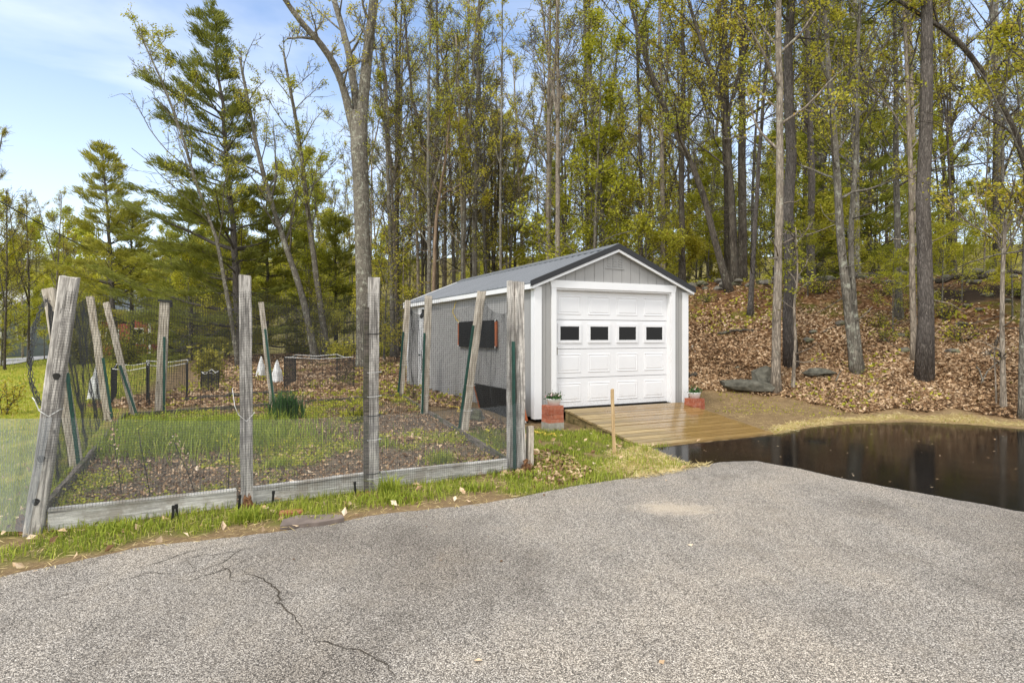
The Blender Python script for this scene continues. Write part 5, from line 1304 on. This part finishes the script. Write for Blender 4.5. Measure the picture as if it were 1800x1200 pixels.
def house(label, u, Y, w, d, h, rh, wall, roofc, yaw, chimney=False):
    x = (u-900)/F*Y; z = gz(x, Y)-.1; o = empty('house', (x, Y, z), yaw); tag(o, label, 'house')
    wm = plain('house_wall', wall, .8, .1, 3); rm = plain('house_roof', roofc, .85, .15, 2)
    mb = MB(); mb.add([(-w/2, -d/2, 0), (w/2, -d/2, 0), (w/2, d/2, 0), (-w/2, d/2, 0), (-w/2, -d/2, h), (w/2, -d/2, h), (w/2, d/2, h), (-w/2, d/2, h), (0, -d/2, h+rh), (0, d/2, h+rh)],
        q=[(0, 1, 5, 4), (1, 2, 6, 5), (2, 3, 7, 6), (3, 0, 4, 7)], t=[(4, 5, 8), (6, 7, 9)]); mb.build('wall', wm, o)
    rf = MB()
    for s in (-1, 1):
        v = np.array([(0, -d/2-.3, h+rh+.05), (0, d/2+.3, h+rh+.05), (s*(w/2+.35), d/2+.3, h-.2), (s*(w/2+.35), -d/2-.3, h-.2)]); rf.add(np.concatenate([v, v+[0, 0, .14]]), [(0, 1, 2, 3), (4, 7, 6, 5), (0, 3, 7, 4), (3, 2, 6, 7), (2, 1, 5, 6)])
    rf.build('roof', rm, o)
    for s in (-1, 1): tr = MB(); tr.box((s*w/2-.1, -d/2-.03, 0), (s*w/2+.1, -d/2-.002, h-.02)); tr.build('corner_trim', M['white'], o)
    for wx in (-w*.25, w*.25):
        wf = MB(); wf.box((wx-.55, -d/2-.05, h*.38), (wx+.55, -d/2-.003, h*.38+1.4)); f = wf.build('window', M['white'], o)
        sf_ = MB(); sf_.box((-w/2-.05, wx-.5, h*.42), (-w/2-.003, wx+.5, h*.42+1.3)); f2 = sf_.build('window', M['white'], o); sp_ = MB(); sp_.box((-w/2-.07, wx-.4, h*.42+.1), (-w/2-.051, wx+.4, h*.42+1.2)); sp_.build('pane', M['glass'], f2)
        pn = MB(); pn.box((wx-.45, -d/2-.07, h*.38+.1), (wx+.45, -d/2-.051, h*.38+1.3)); pn.build('pane', M['glass'], f)
house('grey house with a pale roof half hidden by roadside trees beyond the road', 24, 54, 7., 9, 3.9, 1.8, (.17, .2, .2), (.42, .42, .41), 1.2)
house('slate-blue gabled house far beyond the pyramidal pine', 252, 62, 5.2, 8, 4.2, 2.0, (.16, .19, .22), (.2, .22, .25), .05)
house('low red outbuilding in front of the slate-blue gabled house', 240, 56, 4.0, 5, 3.0, 1.0, (.3, .07, .045), (.3, .3, .3), .2)
def pole(label, u, Y, h):
    x = (u-900)/F*Y; z = gz(x, Y); o = empty('utility_pole', (x, Y, z)); tag(o, label, 'utility pole')
    mb = MB(); mb.tube([(0, 0, -.3), (0, 0, h*.5), (0, 0, h)], [.14, .12, .1], 10); mb.build('pole', M['bark_brown'], o); c = MB(); c.box((-.8, -.06, h-.6), (.8, .06, h-.48)); c.build('crossarm', M['bark_brown'], o); return np.array([x, Y, z+h])
pt_ = pole('utility pole behind the trees past the red outbuilding', 318, 66, 7.6)
def wire(label, a, b_, sag):
    t = np.linspace(0, 1, 30)[:, None]; p = a*(1-t)+b_*t; p[:, 2] -= (4*t*(1-t)*sag)[:, 0]; mb = MB(); mb.tube(p, np.full(30, .03), 4); tag(mb.build('power_line', M['tie_black']), label, 'power line')
wire('thick black power line sagging down across the left sky', P(-150, 268, 20), pt_ + [-.7, 0, -.4], .5)
wire('thin lower power line passing in front of the pyramidal pine', P(-150, 440, 34), pt_ + [.6, 0, -.45], .4)

# ------------------------------------------------------------------ ground cover
def scatter(n, box_, keep):
    x = rng.uniform(box_[0], box_[1], n); y = rng.uniform(box_[2], box_[3], n); k = keep(x, y); return x[k], y[k]
vis = lambda x, y: np.abs(x/np.maximum(y, .1)) < .92
nodrive = lambda x, y: ~(inpoly(x, y, DRIVE) | inpoly(x, y, WET) | inpoly(x, y, SHED))
RAMP = [shed_xy(RX0, 0), shed_xy(RX1, 0), shed_xy(RX1, -RL-.05), shed_xy(RX0, -RL-.05)]
# fallen leaves
L = MB()
def litter(n, box_, size, thr=.35, pmul=1.):
    def keep(x, y):
        m = masks(x, y)['leaf']; q = bank_q(x, y); up = 1 - .965*sm((q-2.2+(fnoise(x, y, .6, 31)-.5)*4)/2.2)*(x > 1); return (rng.random(len(x)) < up* np.clip((m-thr)*2.2, 0, 1)*pmul) & vis(x, y) & nodrive(x, y) & ~inpoly(x, y, RAMP)
    x, y = scatter(n, box_, keep); z = hz(x, y) + rng.uniform(.008, .045, len(x))
    clump = fnoise(x, y, 1.1, 77)
    L.leaves(np.stack([x, y, z], 1), size*rng.uniform(.6, 1.2, len(x)), .6, .55, np.clip(rng.random(len(x))*.85 + (clump-.5)*.5, 0, 1), fold=.35)
litter(270000, (2, 15, 10.5, 21), .048)
litter(30000, (-12, 2, 10, 22), .06, .3, .8); litter(36000, (-7, 1, 5, 14), .042, .2, .9)
x, y = scatter(2600, (-4, .2, 4.9, 8.2), lambda x, y: inpoly(x, y, GARDEN) & (polydist(x, y, [GA, GB], False) < .25+.9*rng.random(len(x))**2)); L.leaves(np.stack([x, y, hz(x, y)+rng.uniform(.01, .04, len(x))], 1), .036*rng.uniform(.5, 1.2, len(x)), .6, .5, rng.random(len(x))*.9, fold=.35)
x, y = scatter(40000, (-7.2, .2, 4.9, 14), lambda x, y: inpoly(x, y, GARDEN)); L.leaves(np.stack([x, y, hz(x, y)+rng.uniform(.0, .02, len(x))], 1), .016*rng.uniform(.4, 1.6, len(x)), .7, .4, rng.random(len(x))**2*.75, fold=.5); litter(22000, (-14, 20, 20, 34), .09)
x, y = scatter(1400, (-6, 3, 4, 10), lambda x, y: vis(x, y) & nodrive(x, y) & ~inpoly(x, y, RAMP) & (rng.random(len(x)) < .6)); L.leaves(np.stack([x, y, hz(x, y)+.03], 1), .04*rng.uniform(.6, 1.2, len(x)), .6, .4, fold=.3)
x, y = scatter(420, (-5, 6, 2.6, 7.6), lambda x, y: vis(x, y) & inpoly(x, y, DRIVE) & (rng.random(len(x)) < .06 + .9*np.exp(-polydist(x, y, EDGE, False)/.25)))
L.leaves(np.stack([x, y, .012+0*x], 1), .022*rng.uniform(.4, 1.2, len(x)), .55, .85, fold=.2)
x, y = scatter(160, (2, 11, 5, 11), lambda x, y: vis(x, y) & inpoly(x, y, WET)); L.leaves(np.stack([x, y, .011+0*x], 1), .02*rng.uniform(.4, 1.2, len(x)), .5, .97)
tag(L.build('fallen_leaves', M['litter']), 'brown fallen leaves covering the bank and woods floor', 'leaf litter', kind='stuff')
# grass
Gm = MB()
def blades(x, y, h, w, tint, lean=.35):
    n = len(x); z = hz(x, y) - .005; az = rng.uniform(0, 6.28, n); d = np.stack([np.cos(az), np.sin(az)], 1); s = np.stack([-d[:, 1], d[:, 0]], 1)
    h = h*rng.uniform(.5, 1.25, n); le = h*np.abs(rng.normal(size=n))*lean*1.6; w = w*rng.uniform(.7, 1.3, n)
    b0 = np.stack([x, y, z], 1); S3 = np.concatenate([s, np.zeros((n, 1))], 1)*w[:, None]
    m = b0 + np.concatenate([d*le[:, None]*.35, (h*.6)[:, None]], 1); t = b0 + np.concatenate([d*le[:, None], (h*(1-.25*np.minimum(le/h, 1)))[:, None]], 1)
    v = np.stack([b0-S3, b0+S3, m-S3*.75, m+S3*.75, t], 1).reshape(-1, 3); i_ = np.arange(n)[:, None]*5
    Gm.add(v, q=i_+np.array([[0, 1, 3, 2]]), t=i_+np.array([[2, 3, 4]]), tint=np.clip(tint, 0, 1)) if False else (Gm.add(v, q=i_+np.array([[0, 1, 3, 2]]), tint=tint), Gm.add(v, t=i_+np.array([[2, 3, 4]]), tint=tint))
def lawn(n, box_, key, h, w, thr=.3, tint=(.45, .2), extra=None, seed=90):
    def keep(x, y):
        m = masks(x, y)[key]; k = (rng.random(len(x)) < np.clip((m-thr)*1.8, 0, 1)) & vis(x, y) & nodrive(x, y) & ~inpoly(x, y, RAMP)
        return k & extra(x, y) if extra else k
    x, y = scatter(n, box_, keep); cl = fnoise(x, y, 2.5, seed)
    blades(x, y, h*(.55+.9*cl), w, np.clip(rng.normal(tint[0], tint[1], len(x)) + (cl-.5)*.4, 0, 1))
ing = lambda x, y: inpoly(x, y, GARDEN)
lawn(90000, (-6, 2.5, 3.6, 10), 'grass', .075, .0035, .3, (.5, .22), lambda x, y: ~ing(x, y))
lawn(90000, (-8, 1, 4.8, 14), 'grass', .07, .004, .38, (.62, .22), ing)
lawn(60000, (-16, -4, 4.5, 16), 'lawn', .06, .006, .3, (.62, .2))
lawn(26000, (-40, -8, 16, 44), 'lawn', .1, .02, .3, (.65, .18))
# taller grass clump inside the left of the garden and tufts by the boards
x = rng.normal(-5.0, .95, 7500); y = rng.normal(9.0, .6, 7500); k = ing(x, y); blades(x[k], y[k], .3, .0055, np.clip(rng.normal(.42, .2, k.sum()), 0, 1), .5)
for (cx, cy, n, s, h) in [(-1.25, 6.13, 160, .05, .2), (-1.15, 5.9, 700, .16, .09), (-.35, 6.35, 260, .12, .1), (-2.3, 5.3, 260, .08, .13), (.2, 6.9, 600, .25, .09), (-.9, 7.6, 200, .09, .2), (-2.9, 7.5, 160, .1, .12), (-1.9, 8.5, 200, .13, .14), (-3.3, 5.0, 300, .15, .1)]:
    blades(rng.normal(cx, s, n), rng.normal(cy, s*.7, n), h, .005, np.clip(rng.normal(.5, .18, n), 0, 1), .45)
lawn(9000, (4, 12, 8.5, 13), 'straw', .05, .003, .3, (.62, .2))
tag(Gm.build('grass', M['grass']), 'bright green grass and tufts on the verge, lawn and garden', 'grass', kind='stuff')
# low weeds in the garden
Wd = MB(); x, y = scatter(60000, (-8, 1, 4.8, 14), lambda x, y: ing(x, y) & (rng.random(len(x)) < np.clip((masks(x, y)['grass']-.2)*1.6, 0, 1)))
Wd.leaves(np.stack([x, y, hz(x, y)+np.abs(rng.normal(size=len(x)))*.035+.01], 1), .017*rng.uniform(.5, 1.6, len(x)), .6, .5, np.clip(rng.normal(.55, .25, len(x)), 0, 1))
x, y = scatter(22000, (-12, 15, 12, 24), lambda x, y: (fnoise(x, y, .8, 61) > .6 - .08*(bank_q(x, y) > 3.5)) & vis(x, y) & (masks(x, y)['leaf'] > .3) & nodrive(x, y))
Wd.leaves(np.stack([x, y, hz(x, y)+np.abs(rng.normal(size=len(x)))*.06+.03], 1), .04*rng.uniform(.6, 1.4, len(x)), .6, .4)
x, y = scatter(9000, (3.2, 12, 9, 15), lambda x, y: (inpoly(x, y, DIRT) | (masks(x, y)['straw'] > .3)) & ~inpoly(x, y, WET) & ~inpoly(x, y, RAMP) & (fnoise(x, y, 1.6, 63) > .52))
Wd.leaves(np.stack([x, y, hz(x, y)+.02], 1), .02*rng.uniform(.5, 1.5, len(x)), .4, .5)
tag(Wd.build('weeds', M['leaf_fresh']), 'low green weeds spread over the garden soil and woods floor', 'weeds', kind='stuff')
# straw
St = MB()
def strawy(n, box_):
    x, y = scatter(n, box_, lambda x, y: (rng.random(len(x)) < masks(x, y)['straw']) & ~inpoly(x, y, RAMP) & (~inpoly(x, y, DRIVE) | (polydist(x, y, DRIVE) < .12)) & (~inpoly(x, y, WET) | (polydist(x, y, WET) < .06)))
    St.leaves(np.stack([x, y, np.maximum(hz(x, y), .0)+rng.uniform(.008, .035, len(x))], 1), rng.uniform(.025, .085, len(x)), .035, .7, rng.random(len(x)))
strawy(16000, (.9, 3, 6.6, 9)); strawy(70000, (3.8, 12, 8.5, 13))
def thatch(n, box_, keep, size, tl, th_):
    x, y = scatter(n, box_, keep); St.leaves(np.stack([x, y, np.maximum(hz(x, y), .003)+rng.uniform(.004, .02, len(x))], 1), rng.uniform(*size, len(x)), .05, .85, rng.uniform(tl, th_, len(x)))
thatch(52000, (-9, 2.4, 2.2, 9.8), lambda x, y: vis(x, y) & ~ing(x, y) & ~inpoly(x, y, RAMP) & ~inpoly(x, y, WET) & (polydist(x, y, EDGE, False) < 1.1) & (~inpoly(x, y, DRIVE) | (polydist(x, y, EDGE, False) < .13*rng.random(len(x))**2)), (.012, .05), 0, .8)
thatch(9000, (3.2, 7.5, 9.5, 15), lambda x, y: inpoly(x, y, DIRT) & ~inpoly(x, y, WET) & ~inpoly(x, y, RAMP), (.012, .05), 0, .7)
tag(St.build('straw', M['straw']), 'yellow straw strewn along the edge of the black asphalt', 'straw', kind='stuff')
# dark green clump and leafy plants inside the garden
def clump(label, u, v, n, s, h, w, mat, name='plant'):
    global Gm
    b_ = G(u, v); keep = Gm; Gm = MB(); x = rng.normal(b_[0], s, n); y = rng.normal(b_[1], s*.8, n); blades(x, y, h, w, rng.random(n), .32); o = Gm.build(name, M[mat]); Gm = keep; return tag(o, label, 'plant')
clump('dark green upright iris clump in the middle of the garden', 503, 735, 420, .11, .5, .008, 'iris', 'iris_clump')
W, K = bush(.42, .42, 260, 900, .03, 12); tree_obj('plant', W, K, M['bark_oak'], M['leaf_fresh'], tuple(G(628, 742)), label='rounded green leafy plant at the back right of the garden', cat='plant', wn='stems', kn='foliage')
for k, (u, v, h, lab) in enumerate([(265, 880, .75, 'dead brown weed stalk nearest the leaning corner post'), (345, 878, .7, 'dead brown weed stalk right of the nearest stalk in the garden'), (405, 870, .62, 'dead weed stalk left of the second front post'), (215, 870, .8, 'tall thin dead stalk close behind the netting by the leaning post'), (865, 800, .4, 'leafy green weed before the right netting')]):
    b_ = G(u, v); r = np.random.default_rng(300+k); mb = MB(); p = branch_curve((0, 0, -.03), (r.normal()*.1, r.normal()*.1, 1), h, 7, 0, .06, r); mb.tube(p, np.linspace(.006, .003, 7), 4)
    for j in range(7):
        q = branch_curve(p[r.integers(1, 7)], (*r.normal(size=2), .8), h*.2, 3, .1, .1, r); mb.tube(q, [.003, .002, .002], 3)
    o = empty('weed_stalk', tuple(b_)); mb.build('stem', M['bark_oak'], o); K = MB(); n = 90; c = p[r.integers(1, 7, n)] + r.normal(size=(n, 3))*.045; K.leaves(c, .016*r.uniform(.6, 1.5, n), .5); K.build('leaves', M['leaf_fresh'] if k % 2 == 0 else M['litter'], o); tag(o, lab, 'weed')

# ------------------------------------------------------------------ camera, light, world
cam = bpy.data.cameras.new('camera'); co = bpy.data.objects.new('camera', cam); C.objects.link(co)
co.location = (0, 0, CH); co.rotation_euler = (math.pi/2, 0, 0)
cam.sensor_width = 36; cam.lens = 36*F/1800; cam.shift_y = -(600-HV)/1800; cam.clip_end = 1500; cam.clip_start = .05
bpy.context.scene.camera = co
SUN_EL, SUN_AZ = math.radians(52), math.radians(215)     # azimuth clockwise from +Y: high behind the camera on the left
sun = bpy.data.lights.new('sun', 'SUN'); so_ = bpy.data.objects.new('sun', sun); C.objects.link(so_)
sun.energy = 1.5; sun.angle = math.radians(10); sun.color = (1., .95, .88)
d = Vector((math.sin(SUN_AZ)*math.cos(SUN_EL), math.cos(SUN_AZ)*math.cos(SUN_EL), math.sin(SUN_EL)))
so_.rotation_euler = (-d).to_track_quat('-Z', 'Y').to_euler()
w = bpy.data.worlds.new('World'); bpy.context.scene.world = w; w.use_nodes = True
nt = w.node_tree; nt.nodes.clear(); out = nt.nodes.new('ShaderNodeOutputWorld'); bg = nt.nodes.new('ShaderNodeBackground')
sky = nt.nodes.new('ShaderNodeTexSky'); sky.sky_type = 'NISHITA'; sky.sun_disc = False; sky.sun_elevation = SUN_EL; sky.sun_rotation = SUN_AZ; sky.air_density = 1.0; sky.dust_density = 1.2; sky.ozone_density = 1.5
tc = nt.nodes.new('ShaderNodeTexCoord'); mp = nt.nodes.new('ShaderNodeMapping'); mp.inputs['Scale'].default_value = (1, 1, 3.6); nt.links.new(tc.outputs['Generated'], mp.inputs[0])
nz = nt.nodes.new('ShaderNodeTexNoise'); nz.inputs['Scale'].default_value = 1.5; nz.inputs['Detail'].default_value = 6; nz.inputs['Roughness'].default_value = .55; nz.inputs['Distortion'].default_value = .4; nt.links.new(mp.outputs[0], nz.inputs['Vector'])
cr = nt.nodes.new('ShaderNodeValToRGB'); cr.color_ramp.elements[0].position = .42; cr.color_ramp.elements[0].color = (.06,)*3+(1,); cr.color_ramp.elements[1].position = .85; cr.color_ramp.elements[1].color = (.6,)*3+(1,); nt.links.new(nz.outputs[0], cr.inputs[0])
mx = nt.nodes.new('ShaderNodeMix'); mx.data_type = 'RGBA'; 
sx = nt.nodes.new('ShaderNodeSeparateXYZ'); nt.links.new(tc.outputs['Generated'], sx.inputs[0])
mr = nt.nodes.new('ShaderNodeMapRange'); mr.inputs[1].default_value = .5; mr.inputs[2].default_value = .8; mr.inputs[3].default_value = 0; mr.inputs[4].default_value = .9; nt.links.new(sx.outputs[2], mr.inputs[0])  # unseen white cloud overhead, added to neutralise the blue light
mb_ = nt.nodes.new('ShaderNodeMapRange'); mb_.inputs[1].default_value = .25; mb_.inputs[2].default_value = -.35; mb_.inputs[3].default_value = 0; mb_.inputs[4].default_value = .85; nt.links.new(sx.outputs[1], mb_.inputs[0])  # added cloud behind the camera, out of view, for the same neutral light
m1 = nt.nodes.new('ShaderNodeMath'); m1.operation = 'MAXIMUM'; nt.links.new(mr.outputs[0], m1.inputs[0]); nt.links.new(mb_.outputs[0], m1.inputs[1])
m2 = nt.nodes.new('ShaderNodeMath'); m2.operation = 'MAXIMUM'; nt.links.new(m1.outputs[0], m2.inputs[0]); nt.links.new(cr.outputs[0], m2.inputs[1])
ml_ = nt.nodes.new('ShaderNodeMapRange'); ml_.inputs[1].default_value = .5; ml_.inputs[2].default_value = .05; ml_.inputs[3].default_value = 0; ml_.inputs[4].default_value = .42; nt.links.new(sx.outputs[2], ml_.inputs[0])
m3 = nt.nodes.new('ShaderNodeMath'); m3.operation = 'MAXIMUM'; nt.links.new(m2.outputs[0], m3.inputs[0]); nt.links.new(ml_.outputs[0], m3.inputs[1])
nt.links.new(m3.outputs[0], mx.inputs[0]); tn = nt.nodes.new('ShaderNodeMix'); tn.data_type = 'RGBA'; tn.blend_type = 'MULTIPLY'; tn.inputs[0].default_value = 1; tn.inputs[7].default_value = (.87, .98, 1.08, 1); nt.links.new(sky.outputs[0], tn.inputs[6]); nt.links.new(tn.outputs[2], mx.inputs[6]); mx.inputs[7].default_value = (7.7, 7.65, 7.5, 1)
nt.links.new(mx.outputs[2], bg.inputs[0]); bg.inputs[1].default_value = .15; nt.links.new(bg.outputs[0], out.inputs[0])
sc = bpy.context.scene
sc.view_settings.view_transform = 'Standard'; sc.view_settings.look = 'None'; sc.view_settings.exposure = 0.72; sc.view_settings.gamma = 1
sc.cycles.max_bounces = 6; sc.cycles.diffuse_bounces = 3; sc.cycles.transparent_max_bounces = 4
